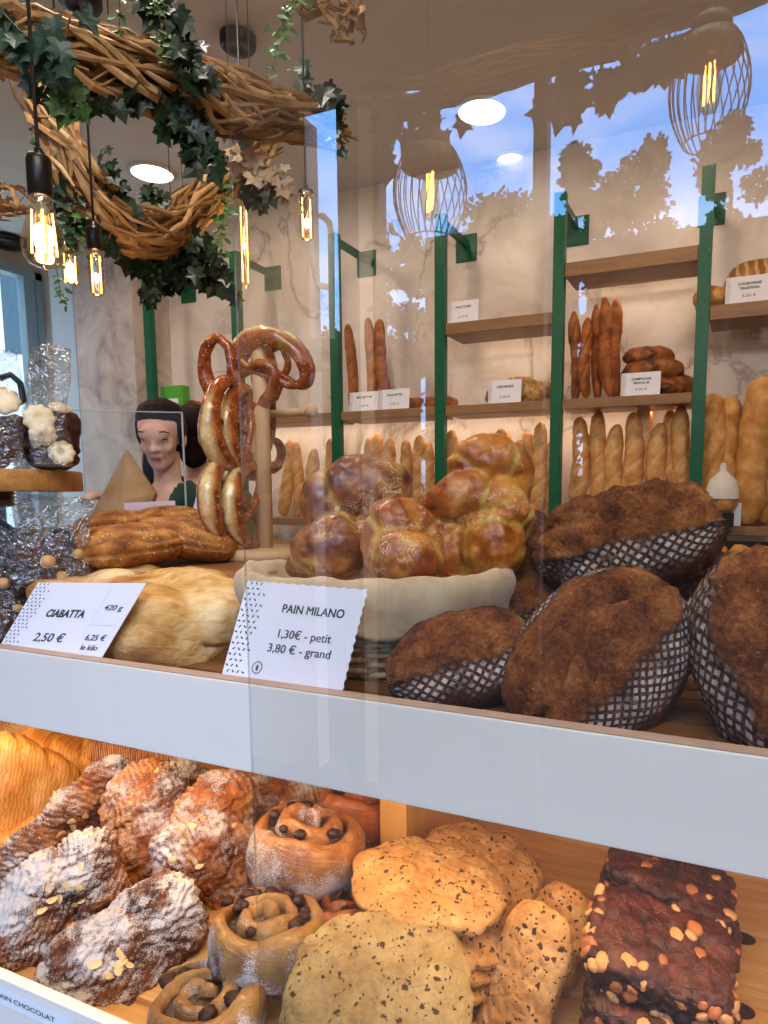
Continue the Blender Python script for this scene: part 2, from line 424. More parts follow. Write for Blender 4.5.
# pastry tray below
tr = thing('pastry_display_tray', 'lower wooden display tray with grooved boards and white front lip under the pastries', 'display tray', (-.4, YL, ZTRAY-.03))
mb = MB(); mb.box2((XA, YL, ZTRAY-.12), (XB, YL+.012, ZL)); bev(mb.done('front_lip', WHITE, tr), .001)
mb = MB(); y = YL+.013; k = 0
while y < 1.05:
    mb.box2((XA, y, ZTRAY-.03), (XB, y+.052, ZTRAY)); mb.box2((XA, y+.052, ZTRAY-.03), (XB, y+.068, ZTRAY-.008)); y += .068
mb.done('grooved_floor', TRAYW, tr)
mb = MB(); mb.box2((XA, 1.055, ZTRAY-.03), (XB, 1.07, ZB)); mb.done('back_panel', TRAYW, tr)
xd = PYp(389, 805, .82).x
mb = MB(); mb.box2((xd-.004, .80, ZTRAY), (xd+.038, 1.05, ZB)); bev(mb.done('divider', wood('divider_pine', '#c98d44', '#dca55c', 'Z', 6), tr), .001)
HOLE = plain('hole_dark', '#3a2210', .8)
for px, py in ((741, 938), (738, 1010)):
    p = PZp(px, py, ZTRAY); mb = MB(); mb.lathe([(.0, .0006), (.013, .0006), (.013, -.002)], 20, Matrix.Translation((p.x, p.y, ZTRAY)) @ Matrix.Scale(1.35, 4, (1,0,0)), cap=False); mb.done('drain_hole', HOLE, tr)
# label strip on the tray's lip
ls = thing('shelf_label', 'white printed label strip stuck on the lip of the pastry tray, bottom left corner', 'label', (-.6, YL, ZL-.03))
a = PYp(-20, 1003, YL-.001); b = PYp(75, 1040, YL-.001)
mb = MB(); mb.add([(a.x, YL-.0012, ZL-.030), (b.x, YL-.0012, ZL-.030), (b.x, YL-.0012, ZL-.008), (a.x, YL-.0012, ZL-.008)], [(0,1,2,3)]); mb.done('paper', plain('label_paper', '#f2f3f6', .6, .01), ls)
# glass of the case front
m = NM('case_glass')
k = m.n('Fresnel', IOR=1.55).outputs[0]
k = m.ma('MULTIPLY', k, 2.9, clamp=True); k = m.ma('MINIMUM', k, .19)
GLASSF = m.n('MixShader', i0=k, i1=m.n('BsdfTransparent', Color='#fbfdfc').outputs[0], i2=m.n('BsdfGlossy', Color='#f2f7ff', Roughness=0.0).outputs[0])
GLASS = m.surf(GLASSF.outputs[0])
xg = PYp(243, 500, YG).x
gl = thing('case_glass_pane', 'large clear glass pane in front of the breads mirroring sky, lamps and ivy', 'glass pane', (xg, YG, .7))
mb = MB(); mb.add([(xg, YG, .70), (1.3, YG, .70), (1.3, YG, 2.6), (xg, YG, 2.6)], [(0,1,2,3)]); mb.done('pane', GLASS, gl); mb = MB(); mb.box2((xg, YG-.008, 0), (1.3, YG+.008, .70)); mb.done('base_panel', WHITE, gl)
mb = MB(); mb.box2((xg-.0006, YG-.0005, .70), (xg, YG+.0012, 2.6)); mb.done('polished_edge', clear('glass_edge', '#eef3f1', .05), gl)
# inner clear screen in front of the assistants
SCREEN = clear('acrylic_screen', '#f4f8f6', .004)
d1, d2 = 1.36, 1.41
A, B_ = P(40, 410, d1), P(182, 414, d2); zt = EYE+.166; zb = ZS+.001
sc = thing('counter_screen', 'low clear acrylic screen standing on the counter between the breads and the shop assistants', 'screen', ((A.x+B_.x)/2, (A.y+B_.y)/2, zb))
mb = MB(); mb.add([(A.x, A.y, zb), (B_.x, B_.y, zb), (B_.x, B_.y, zt), (A.x, A.y, zt)], [(0,1,2,3)]); mb.done('panel', SCREEN, sc)
mb = MB(); e = Vector((0,0,.004)); mb.tube([(A.x, A.y, zt), (B_.x, B_.y, zt)], .0012, 6); mb.tube([(B_.x, B_.y, zb), (B_.x, B_.y, zt)], .002, 6); mb.done('edge', plain('acrylic_edge', '#aab7b2', .2), sc)
# back counter worktop under the screen and stands
cw = MB(); cw.box2((-2.6, 1.06, ZS-.05), (.62, 1.6, ZS-.024)); cw.done('counter_worktop', DECKW, label='wooden service counter behind the display of breads', cat='counter')
# counter body
cb = MB(); cb.box2((XA, YL+.03, .0), (XB, 1.5, ZTRAY-.031)); cb.done('display_counter', WHITE, label='white counter base under the pastry tray', cat='counter')
# ================================================================ green wall shelving
POSTS = [153, 240, 337, 441, 557, 699]
px_x = [PYp(p, 400, YS).x for p in POSTS]
sh = thing('wall_shelving', 'tall green metal wall shelving with oak boards holding the breads along the marble wall', 'shelving', (px_x[3], YS, 0))
ztop = (PYp(441, 226, YS-.02).z+PYp(557, 182, YS-.02).z+PYp(700, 163, YS-.02).z)/3
Z_AB = PYp(500, 317.5, YS-.012).z; Z_BC = PYp(630, 254, YS-.012).z; Z_R = PYp(735, 303, YS-.012).z
for x in px_x + [px_x[5]+.86]:
    mb = MB(); mb.box2((x-.026, YS-.02, 0), (x+.026, YS+.02, ztop)); po = mb.done('post', GREEN, sh)
    mb = MB(); mb.box2((x-.012, YS+.02, ztop-.045), (x+.012, YW-.012, ztop-.01)); mb.box2((x-.058, YW-.012, ztop-.115), (x+.058, YW, ztop+.02)); mb.done('wall_bracket', GREEN, po)
ZMID, ZBOT = PYp(560, 399.5, YS-.012).z, PYp(640, 524.5, YS-.02).z
def board(x0, x1, z, t=.045, y0=YS-.012):
    mb = MB(); mb.box2((x0, y0, z-t), (x1, YS+.22, z)); return bev(mb.done('shelf_board', SHELFW, sh), .003)
g = .027
for i in range(6):
    x1 = px_x[i+1]-g if i < 5 else px_x[5]+.83
    if i < 5: board(px_x[i]+g, x1, ZMID)
    board(px_x[i]+g, x1, ZBOT, .04, YS-.02)
board(px_x[3]+g, px_x[4]-g, Z_AB, .055); board(px_x[4]+g, px_x[5]-g, Z_BC, .062)
board(px_x[5]+g, px_x[5]+.83, Z_R, .06)
# ================================================================ bread materials
def crumb_bump(m, c, s=1.0, scale=180):
    return m.bump(m.ma('ADD', m.noise(c, scale, 5, .7), m.ma('MULTIPLY', m.noise(c, scale*.3, 4), 1.2)), s, .003)
def rye_mat():
    m = NM('rye_crust'); c = m.co(); u = m.uv()
    base = m.ramp(m.ma('ADD', m.ma('MULTIPLY', m.noise(c, 24, 5, .6), .55), m.ma('MULTIPLY', m.noise(c, 210, 5, .75), .45)), [(.30, '#2a1208'), (.41, '#613016'), (.50, '#8f5023'), (.585, '#b27238'), (.70, '#dca868')])
    seed = m.vor(c, 120); sd = m.ramp(seed, [(.0, 1.0), (.12, 1.0), (.16, 0.0)]); sd = m.ma('MULTIPLY', sd, m.ramp(m.noise(c, 60, 2), [(.5, 0.0), (.62, 1.0)]))
    base = m.mix(m.ma('MULTIPLY', sd, .5), base, '#c8a878')
    side = m.ramp(m.noise(c, 45, 6, .65), [(.3, '#35180c'), (.6, '#66361b'), (.8, '#8a5530')])
    col = m.mix(m.attr('crust'), side, base)
    dark = m.attr('burn'); col = m.mix(m.ma('MULTIPLY', dark, .85), col, '#24120a')
    # flour printed by the basket: rows of lozenges
    s = m.n('SeparateXYZ', Vector=u).outputs
    wob = m.ma('MULTIPLY', m.ma('SUBTRACT', m.noise(c, 40, 3), .5), .5)
    a = m.ma('ADD', m.ma('ADD', s[0], s[1]), wob); b = m.ma('ADD', m.ma('SUBTRACT', s[0], s[1]), wob)
    fa = m.ma('ABSOLUTE', m.ma('SUBTRACT', m.ma('FRACT', a), .5)); fb = m.ma('ABSOLUTE', m.ma('SUBTRACT', m.ma('FRACT', b), .5))
    cell = m.ma('MAXIMUM', fa, fb); cell = m.ma('ADD', cell, m.ma('MULTIPLY', m.ma('SUBTRACT', m.noise(c, 150, 4, .7), .5), .32))
    cell = m.ramp(cell, [(.22, 1.0), (.34, 0.0)])
    fl = m.ma('MULTIPLY', cell, m.attr('flour')); fl = m.ma('MULTIPLY', fl, m.ramp(m.noise(c, 34, 3), [(.38, .12), (.56, 1.0)]))
    dust = m.ma('MULTIPLY', m.ma('MULTIPLY', m.attr('flour'), .4), m.ramp(m.noise(c, 260, 4, .7), [(.5, 0.0), (.75, 1.0)]))
    col = m.mix(m.ma('MAXIMUM', fl, dust), col, '#f2e8da')
    h = m.ma('ADD', m.ma('ADD', m.noise(c, 170, 6, .75), m.ma('MULTIPLY', m.noise(c, 520, 3, .7), .5)), m.ma('ADD', m.ma('MULTIPLY', m.noise(c, 50, 4), .8), m.ma('MULTIPLY', sd, .5)))
    return m.bsdf(col, .72, m.bump(h, 1.0, .005), .35)
RYE = rye_mat()
def rye_loaf(L, Wd, H, seed, band=(55, 125), flour_l=1.0, flour_r=1.0, cell=.0085, nu=150, nv=130, crack=.5, rough=.5, fo=20, fw=17):
    D, F, U, PH = sph(nu, nv)
    x = D[:, 0]; ax = np.abs(x); r = (1-ax**2.5)**.5; r[ax > .9999] = 0
    ph = np.degrees(PH)
    lo, hi = band
    V = np.stack([x*L/2, np.cos(PH)*r*Wd/2, np.sin(PH)*r*H/2], 1)
    V[:, 2] = np.where(V[:, 2] < -.32*H, -.32*H+(V[:, 2]+.32*H)*.25, V[:, 2])
    wob = 9*np.array([noise.noise((xx*2.2+seed, seed, 0)) for xx in x])
    lo2 = lo+wob; hi2 = hi+wob*.7
    t = np.clip((ph-lo2)/7, 0, 1)*np.clip((hi2-ph)/7, 0, 1)          # inside the burst top
    ins = np.clip((r-.22)/.12, 0, 1)
    crust = t*ins
    Dn = V/np.maximum(np.linalg.norm(V, axis=1)[:, None], 1e-6)
    n1 = fbm(V, 22, 4, seed); n2 = fbm(V, 70, 4, seed+3, .6)
    mid = np.exp(-((ph-(lo2+hi2)/2-14*np.sin(x*3+seed))/9)**2)*ins
    disp = crust*(.0012+.0040*n1+rough*.0036*n2) - mid*crack*.016*(1+.8*n1) + (1-crust)*(.0012*n2+.002*n1)
    edge = (np.exp(-((ph-lo2-3)/4)**2)+np.exp(-((ph-hi2+3)/4)**2))*ins
    disp += edge*.0026*(1+n1*1.5)
    V = V+Dn*disp[:, None]*(L/.17)
    fl = np.where(ph > 180, 0, 0)*1.0
    left = np.exp(-((ph-(hi2+fo))/fw)**2)*flour_l; rightb = np.exp(-(((ph-(lo2-fo)+180) % 360-180)/fw)**2)*flour_r
    fl = np.clip(1.4*(left+rightb), 0, 1)*(1-crust)*np.clip(r*1.6-.25, 0, 1)
    arc = ph/360*PI*(Wd+H)/2/cell
    uv = np.stack([x*L/2/cell, arc], 1)/1.0*.6
    burn = np.clip(edge*.7*np.clip(n2*2+.4, 0, 1)+mid*.5*np.clip(n1*2, 0, 1)*crack, 0, 1)
    return V, F, uv, dict(crust=crust, flour=fl, burn=burn)
def put_rye(label, px, py, d, Lpx, Wpx, Hpx, spin, lean, out, seed, **k):
    s = d/FPX
    V, F, uv, at = rye_loaf(Lpx*s, Wpx*s, Hpx*s, seed, **k)
    o = obj('rye_loaf', mk_mesh('rye_loaf', V, F, RYE, uv=uv, attrs=at), None, frame(px, py, d, spin, lean, out))
    return tag(o, label, 'bread', 'dark seeded loaves on the right of the shelf')
put_rye('dark seeded loaf lying uppermost on the pile, floured along its lower edge', 625, 543, .80, 188, 118, 104, 14, 42, -6, 1.3, band=(50, 136), flour_l=1.2, flour_r=.2, cell=.0074, crack=.35, rough=1.0, fo=14, fw=13)
put_rye('dark seeded loaf in the centre of the pile, cracked crust facing out, floured right side', 597, 661, .635, 210, 162, 130, 50, 66, 8, 4.1, band=(46, 134), flour_l=1.1, flour_r=1.15, cell=.0060, fo=17, fw=14, crack=1.0)
put_rye('smaller dark seeded loaf beside the basket, dusted at its lower right', 461, 663, .665, 152, 104, 96, 17, 44, 4, 7.7, band=(50, 138), flour_l=1.1, flour_r=.25, cell=.0066, fo=17, fw=14, crack=.3)
put_rye('dark seeded loaf standing at the right edge with a wide lozenge-printed floury flank', 778, 658, .565, 228, 168, 140, 112, 78, 10, 9.2, band=(66, 150), fo=24, fw=24, flour_l=.3, flour_r=1.6, cell=.0078, crack=.3)
put_rye('reddish dark loaf mostly hidden behind the left end of the uppermost loaf', 528, 556, .90, 96, 66, 62, 96, 40, 0, 11.5, band=(30, 150), flour_l=.1, flour_r=.1, crack=.1, nu=80, nv=70)
put_rye('dark loaf tucked in the gap between the basket and the centre loaf', 530, 603, .86, 92, 66, 56, 22, 40, 0, 13.5, band=(40, 150), flour_l=1.0, flour_r=.3, cell=.006, crack=.2, nu=90, nv=80)
put_rye('dark loaf in shadow behind the centre loaf and the right-hand loaf', 676, 592, .86, 120, 80, 84, 60, 40, 0, 15.5, band=(40, 150), flour_l=.1, flour_r=.2, crack=.2, nu=80, nv=70)
# ---------------------------------------------------------------- ciabatta
def ciab_mat():
    m = NM('ciabatta_crust'); c = m.co()
    big = m.noise(c, 9, 4, .55); st = m.noise(m.map(c, (16, 60, 60)), 1.4, 6, .6, .8)
    col = m.ramp(m.ma('ADD', m.ma('MULTIPLY', big, .65), m.ma('MULTIPLY', st, .35)), [(.36, '#8f5a28'), (.44, '#c08a46'), (.52, '#dcb06c'), (.62, '#ecd09c')])
    col = m.mix(m.attr('burn'), col, '#8a4d22')
    return m.bsdf(col, .6, m.bump(m.ma('ADD', m.noise(c, 120, 5), st), .7, .003), .3)
CIAB = ciab_mat()
def ciabatta(w, dp, h, seed):
    D, F, U, PH = sph(70, 72); p = 2.7
    s = (np.abs(D)**p).sum(1)**(-1/p); V = D*s[:, None]*np.array([w/2, dp/2, h/2])
    n = fbm(V, 9, 3, seed); n2 = fbm(V, 30, 3, seed+2)
    V[:, 2] += np.where(V[:, 2] > 0, 1, .3)*(n*.016+n2*.003); V[:, :2] *= (1+.16*n)[:, None]
    V[:, 2] = np.maximum(V[:, 2], -h*.34)
    return V, F, n
for lab, px, py, d, wp, dpp, hp, spin, lean, out, sd, bx in (
    ('flat pale ciabatta with a folded floury top, in front behind the ciabatta price card', 174, 622, .87, 142, 140, 98, -4, 14, 10, 2.2, (-.25, -.5)),
    ('flat pale ciabatta lying behind the ciabatta price card, left of the front one', 116, 618, .96, 130, 130, 96, 8, 20, -10, 5.9, (0, 0)),
    ('thin folded ciabatta end poking out under the plastic bags', 92, 584, .95, 110, 90, 26, 4, 10, 0, 8.8, (0, 0))):
    s = d/FPX; V, F, n = ciabatta(wp*s, dpp*s, hp*s, sd)
    bp = np.array([bx[0]*wp*s, -dpp*s*.45, bx[1]*hp*s*.3]); burn = np.exp(-(((V-bp)/np.array([.02, .03, .017]))**2).sum(1))*(.9 if bx[0] else 0)
    tag(obj('ciabatta', mk_mesh('ciabatta', V, F, CIAB, attrs=dict(burn=burn)), None, frame(px, py, d, spin, lean, out)), lab, 'bread', 'ciabatta breads')
# ---------------------------------------------------------------- seeded rustic breads on the riser
def rustic_mat():
    m = NM('rustic_crust'); c = m.co()
    col = m.ramp(m.noise(c, 26, 6, .65), [(.3, '#5b2f12'), (.45, '#96581f'), (.58, '#bb7c37'), (.75, '#d9a762')])
    sd = m.ramp(m.vor(c, 150), [(.0, 1.0), (.2, 1.0), (.3, 0.0)]); k = m.ramp(m.noise(c, 30, 3), [(.42, 0.0), (.6, .8)])
    col = m.mix(m.ma('MULTIPLY', sd, k), col, '#e8c794')
    col = m.mix(m.attr('slash'), col, '#55290f')
    return m.bsdf(col, .62, m.bump(m.ma('ADD', m.noise(c, 130, 5, .7), sd), .7, .003), .3)
RUST = rustic_mat()
for lab, px, py, d, L, Wd, H, spin, out, sd in (
    ('seeded brown loaf at the front left of the riser, nearest the plastic bags', 124, 551, 1.00, 112, 100, 54, 6, 18, 1.1),
    ('seeded brown loaf at the back left of the riser, behind the front left one', 112, 531, 1.16, 84, 80, 38, 8, 10, 2.4),
    ('seeded brown loaf on the riser nearest the pretzels', 186, 542, 1.09, 100, 90, 48, -13, -14, 3.8),
    ('seeded brown loaf half hidden in front of the lilac blank card', 166, 522, 1.2, 70, 66, 32, 4, 0, 6.2)):
    s = d/FPX; D, F, U, PH = sph(80, 72)
    x = D[:, 0]; r = (1-np.abs(x)**2.6)**.5; V = np.stack([x*L*s/2, np.cos(PH)*r*Wd*s/2, np.sin(PH)*r*H*s/2*np.where(np.sin(PH) < 0, .7, 1)], 1)
    ph = np.degrees(PH); n = fbm(V, 25, 4, sd); Dn = normals(V, F)
    sl = np.exp(-((ph-250-10*np.sin(5*x))/7)**2)+np.exp(-((ph-205-8*np.sin(4*x))/6)**2)+np.exp(-((ph-290)/6)**2)
    sl = np.exp(-((ph-112-10*np.sin(5*x))/6)**2)+np.exp(-((ph-150-8*np.sin(4*x))/5)**2)+np.exp(-((ph-178)/5)**2); sl *= np.clip(r*2-.8, 0, 1)
    V = V+Dn*(.004*n-.005*sl)[:, None]
    V[:, 2] = np.maximum(V[:, 2], -.33*H*s)
    tag(obj('seeded_loaf', mk_mesh('seeded_loaf', V, F, RUST, attrs=dict(slash=np.clip(sl*.5, 0, .6))), None, frame(px, py, d, spin, 4, out)), lab, 'bread', 'seeded loaves on the riser')
# ================================================================ basket with pain milano
bc = P(377, 598, .84); RX, RY = .163, .138; zr = P(370, 583, .70).z-.004; zb0 = ZD+.001
bk = thing('bread_basket', 'woven wicker basket lined with beige linen holding the braided rolls', 'basket', (bc.x, bc.y, zb0))
WICK = ramped('wicker', [(.3, '#5b4029'), (.5, '#a07c58'), (.7, '#cbb090')], 40, .55, .4, 160)
yawb = YAW
def bpt(th, k, z): 
    v = Matrix.Rotation(yawb, 3, 'Z') @ Vector((math.cos(th)*RX*k, math.sin(th)*RY*k, 0)); return Vector((bc.x+v.x, bc.y+v.y, z))
mb = MB(); NS = 34; rows = 17; hz = zr-zb0
for i in range(rows):
    z = zb0+.004+hz*.95*i/rows; k = .80+.15*i/rows; pts = []
    for j in range(NS*2+1):
        th = 2*PI*j/(NS*2); pts.append(bpt(th, k+.016*math.cos(j*PI/2*1+ (i % 2)*PI)*(1 if j % 2 == 0 else 0), z+.0007*math.sin(j*1.7+i)))
    mb.tube(pts, .0042, 6, False)
mb.done('weave', WICK, bk, True)
mb = MB()
for j in range(NS): 
    th = 2*PI*(j+.5)/NS; mb.tube([bpt(th, .80, zb0), bpt(th, .96, zr)], .0034, 6)
mb.done('stake', WICK, bk, True)
mb = MB(); mb.add([bpt(2*PI*j/40, .80, zb0+.004) for j in range(40)], [tuple(range(40))]); mb.done('base', WICK, bk)
m = NM('linen'); c = m.co()
wv = m.ma('ADD', m.noise(m.map(c, (1, 1, 14)), 60, 3), m.noise(m.map(c, (14, 14, 1)), 60, 3))
LINEN = m.bsdf(m.ramp(m.noise(c, 30, 5), [(.3, '#b89c76'), (.7, '#d8c09a')]), .9, m.bump(wv, .35, .001), .1, Sheen_Weight=.3)
prof = [(.80, -.045), (.885, -.02), (.925, -.004), (.955, .004), (.99, .006), (1.02, .001), (1.035, -.008), (1.03, -.018), (1.015, -.027), (.995, -.035), (.985, -.043), (.975, -.051), (.955, -.056), (.94, -.052)]
NT = 160; V = []; 
for j in range(NT):
    th = 2*PI*j/NT
    for i, (k, dz) in enumerate(prof):
        f = i/(len(prof)-1); w_ = noise.noise((math.cos(th)*3, math.sin(th)*3, f*3)); w2 = noise.noise((math.cos(th)*9, math.sin(th)*9, f*5+7))
        p = bpt(th, k+.030*w_+.016*w2*f, zr+dz*.98+.006*w_*(1 if i > 3 else .4)+.005*w2)
        if i >= 8: p.z -= .006*noise.noise((math.cos(th)*4, math.sin(th)*4, 20))
        V.append(p)
n = len(prof); F = [(j*n+i, ((j+1) % NT)*n+i, ((j+1) % NT)*n+i+1, j*n+i+1) for j in range(NT) for i in range(n-1)]
lo = one('linen_liner', V, F, LINEN, parent=bk); lo.modifiers.new('s', 'SUBSURF').render_levels = 1
sm = lo.modifiers.new('t', 'SOLIDIFY'); sm.thickness = .003
V = [bpt(2*PI*j/40, .81, zr-.05) for j in range(40)]; one('liner_bottom', V, [tuple(range(40))], LINEN, parent=bk)
def brioche_mat(name, stops, sugar, cheese):
    m = NM(name); c = m.co()
    col = m.ramp(m.ma('ADD', m.ma('MULTIPLY', m.noise(c, 20, 4, .55, .6), .8), m.ma('MULTIPLY', m.noise(c, 90, 3), .2)), stops)
    col = m.mix(m.attr('crease'), col, cheese)
    k = m.ramp(m.noise(c, 16, 2), [(.48, 0.0), (.6, 1.0)])
    ln = m.ramp(m.ma('ABSOLUTE', m.ma('SUBTRACT', m.noise(c, 62, 2, .5, 1.6), .5)), [(.0, 1.0), (.012, .9), (.026, 0.0)])
    col = m.mix(m.ma('MULTIPLY', m.ma('MULTIPLY', ln, k), sugar), col, '#f0dcae')
    ol = m.ramp(m.vor(c, 42), [(.0, 1.0), (.15, 1.0), (.2, 0.0)]); col = m.mix(m.ma('MULTIPLY', ol, m.ramp(m.noise(c, 33, 1), [(.56, 0.0), (.6, .75)])), col, '#5a2413')
    return m.bsdf(col, .36, m.bump(m.ma('ADD', m.noise(c, 75, 6, .7), m.ma('MULTIPLY', ln, m.ma('MULTIPLY', k, .4))), .35, .003), .5, Coat_Weight=.12)
BRI = [brioche_mat('brioche_plum', [(.34, '#542b27'), (.46, '#824730'), (.56, '#b17238'), (.68, '#d9b064')], .9, '#c6a24f'),
       brioche_mat('brioche_gold', [(.34, '#7a3410'), (.45, '#b2601f'), (.56, '#d48c38'), (.70, '#e6b75a')], .6, '#c9a848'),
       brioche_mat('brioche_amber', [(.34, '#702e10'), (.45, '#a4521e'), (.56, '#cc8238'), (.70, '#e4b058')], .9, '#cfa650')]
def braid(label, px, py, d, lumps, mi, seed):
    s = d/FPX; pcs = []; C = []
    for (x, y, rx, rz, rot, dy) in lumps:
        c = ((x-px)*s, dy*s, -(y-py)*s); C.append(c); pcs.append(lump(c, (rx*s, min(rx, rz)*.92*s, rz*s), (0, -rot, 0), 28, 20))
    V, F = fuse(pcs, .0026, 9)
    dist = np.stack([np.sqrt((((V-np.array(c))/1)**2).sum(1))/(max(l[2], l[3])*s) for c, l in zip(C, lumps)], 1)
    ds = np.sort(dist, 1); cr = np.exp(-((ds[:, 1]-ds[:, 0])/.10)**2) if len(lumps) > 1 else np.zeros(len(V))
    n = fbm(V, 30, 3, seed); V = V+normals(V, F)*(.0052*n-.0026*cr)[:, None]
    o = obj('braided_roll', mk_mesh('braided_roll', V, F, BRI[mi], attrs=dict(crease=np.clip(cr*.8*np.clip(.7+1.2*n, 0, 1), 0, 1))), None, frame(px, py, d))
    return tag(o, label, 'bread', 'braided rolls in the basket')
braid('glossy plum-brown braided roll with light icing strokes, at the left of the basket', 352, 520, .85,
      [(364, 490, 46, 34, -6, 0), (332, 505, 30, 38, 20, 8), (332, 548, 40, 34, 12, -16), (366, 540, 28, 34, 0, 5), (318, 566, 30, 22, 0, -8), (392, 486, 22, 26, 0, 10)], 0, 1.0)
braid('golden braided roll with icing strokes, in front at the middle of the basket', 402, 540, .77,
      [(400, 527, 36, 30, -10, 6), (404, 556, 40, 32, -24, -8), (424, 552, 22, 30, 0, 4), (380, 545, 20, 34, 0, 6)], 2, 5.0)
braid('large golden braided roll with olives rising over the right side of the basket', 478, 510, .84,
      [(486, 463, 40, 28, 4, 4), (512, 474, 22, 38, 10, 14), (462, 492, 44, 22, 22, -8), (498, 500, 38, 26, -30, -4), (492, 543, 34, 36, 20, -10), (446, 545, 24, 42, 22, 2), (462, 560, 28, 24, 0, 8), (516, 520, 18, 30, 0, 10)], 1, 9.0)
# ================================================================ pastries on the lower tray
def td(px, py, h): return (ZTRAY+h-EYE)/ray(px, py).z
def sugar_mix(m, c, col, amt=1.0):
    s = m.ma('MULTIPLY', m.attr('sugar'), amt)
    g = m.ma('ADD', m.noise(c, 85, 8, .85), m.ma('MULTIPLY', m.ma('SUBTRACT', m.noise(c, 620, 3, .7), .5), 1.3))
    k = m.ma('MULTIPLY', m.ma('SUBTRACT', m.ma('ADD', g, s), 1.02), 3.6, clamp=True)
    k = m.ma('MULTIPLY', k, .86)
    return m.mix(k, col, '#e9e2dc'), k
def croissant_mat(name, stops):
    m = NM(name); c = m.co()
    col = m.ramp(m.ma('ADD', m.ma('MULTIPLY', m.noise(c, 35, 6, .65), .8), m.ma('MULTIPLY', m.attr('ridge'), .2)), stops)
    lf = m.noise(m.map(c, (10, 260, 260)), 1.0, 4)
    col, k = sugar_mix(m, c, col)
    h = m.ma('ADD', m.ma('ADD', m.noise(c, 130, 6, .75), lf), m.ma('MULTIPLY', k, .4))
    return m.bsdf(col, .62, m.bump(h, .9, .004), .3)
CRO = [croissant_mat('almond_croissant_brown', [(.3, '#3c1d10'), (.45, '#74411f'), (.6, '#a4683a'), (.75, '#c99a66')]),
       croissant_mat('almond_croissant_gold', [(.3, '#6e3516'), (.45, '#a85f2a'), (.6, '#cf8f50'), (.75, '#e2b67c')])]
mb = MB(); mb.add([(.006*math.cos(t)*(1 if math.cos(t) < 0 else 1.4), .0042*math.sin(t), .0008*math.cos(2*t)) for t in [2*PI*i/10 for i in range(10)]] + [(0, 0, .0009)], [(i, (i+1) % 10, 10) for i in range(10)])
FLAKE = mk_mesh('almond_flake', mb.V, mb.F, plain('almond', '#e0bd84', .5, .15, 80))
def flakes(root, V, N, k, seed, zone=None):
    rnd = random.Random(seed); idx = [i for i in range(len(V)) if N[i][1] < -.25 and (zone is None or (abs(V[i][0]-zone[0]) < zone[2] and abs(V[i][2]-zone[1]) < zone[2]))]
    for i in rnd.sample(idx, min(k, len(idx))):
        o = bpy.data.objects.new('almond_flake', FLAKE); COL.objects.link(o); o.parent = root
        q = Vector(N[i]).to_track_quat('Z', 'Y').to_matrix().to_4x4()
        o.matrix_local = Matrix.Translation(Vector(V[i])+Vector(N[i])*.0012) @ q @ Matrix.Rotation(rnd.random()*6.3, 4, 'Z') @ Matrix.Rotation(rnd.uniform(-.4, .4), 4, 'X') @ Matrix.Scale(rnd.uniform(.75, 1.25), 4)
def croissant(label, px, py, h, lumps, mi, sugar, ridge, seed, nfl=0, zone=None):
    d = td(px, py, h); s = d/FPX; pcs = []
    for (x, y, rx, rz, rot, dy) in lumps: pcs.append(lump(((x-px)*s, dy*s, -(y-py)*s), (rx*s, min(rx, rz)*.8*s, rz*s), (0, -rot, 0), 28, 20))
    V, F = fuse(pcs, .0021, 2)
    N = normals(V, F); n = fbm(V, 28, 4, seed); n2 = fbm(V, 95, 3, seed+5, .6)
    a = math.radians(ridge[0]); ph = V[:, 0]*math.cos(a)+V[:, 2]*math.sin(a)
    rg = np.abs(np.sin(ph*ridge[1]+2.2*n))**.6; rmask = np.clip(.6+fbm(V, 14, 2, seed+9)*1.4, 0, 1)
    n3 = 1-np.abs(fbm(V*np.array([1, 1, 1.6]), 42, 3, seed+7))*2.2; n3 = np.clip(n3, -.5, 1)
    V = V+N*(.0052*n+.0026*n2+.0030*n3+ridge[2]*rmask*(rg-.5))[:, None]; N = normals(V, F)
    su = np.clip(sugar*(.50+.22*N[:, 2]-.16*N[:, 1]+.42*fbm(V, 20, 2, seed+2)+.12*(rg-.5)), 0, 1)
    o = obj('almond_croissant', mk_mesh('almond_croissant', V, F, CRO[mi], attrs=dict(sugar=su, ridge=rg*rmask)), None, frame(px, py, d))
    tag(o, label, 'pastry', 'sugar-dusted almond croissants')
    if nfl: flakes(o, V, N, nfl, seed, (zone[0]*s, zone[1]*s, zone[2]*s) if zone else None)
croissant('sugar-dusted almond croissant at the left edge, below the golden folded pastries', 52, 892, .065,
    [(30, 905, 44, 34, 20, 0), (78, 875, 40, 28, 30, -6), (20, 925, 38, 26, -5, 4), (94, 905, 26, 34, 0, 6), (50, 880, 34, 26, 10, -8)], 0, 1.08, (-25, 520, .0040), 1.0, 10, (0, 5, 26))
croissant('twisted dark almond croissant with icing lying diagonally on top of the left pile', 72, 815, .085,
    [(104, 785, 26, 18, 30, 0), (76, 806, 34, 20, 34, -4), (44, 832, 34, 20, 28, 0), (28, 850, 24, 18, 10, 6), (74, 830, 30, 22, 30, 12)], 0, .86, (60, 420, .0030), 3.0, 6, (-10, 6, 26))
croissant('almond croissant with rust-brown crust leaning behind the twisted dark one', 148, 832, .065,
    [(146, 800, 40, 36, 50, 0), (150, 850, 48, 40, 60, -4), (128, 880, 34, 26, 20, 4), (176, 850, 26, 44, 10, 8)], 1, .8, (15, 380, .0030), 5.0, 8)
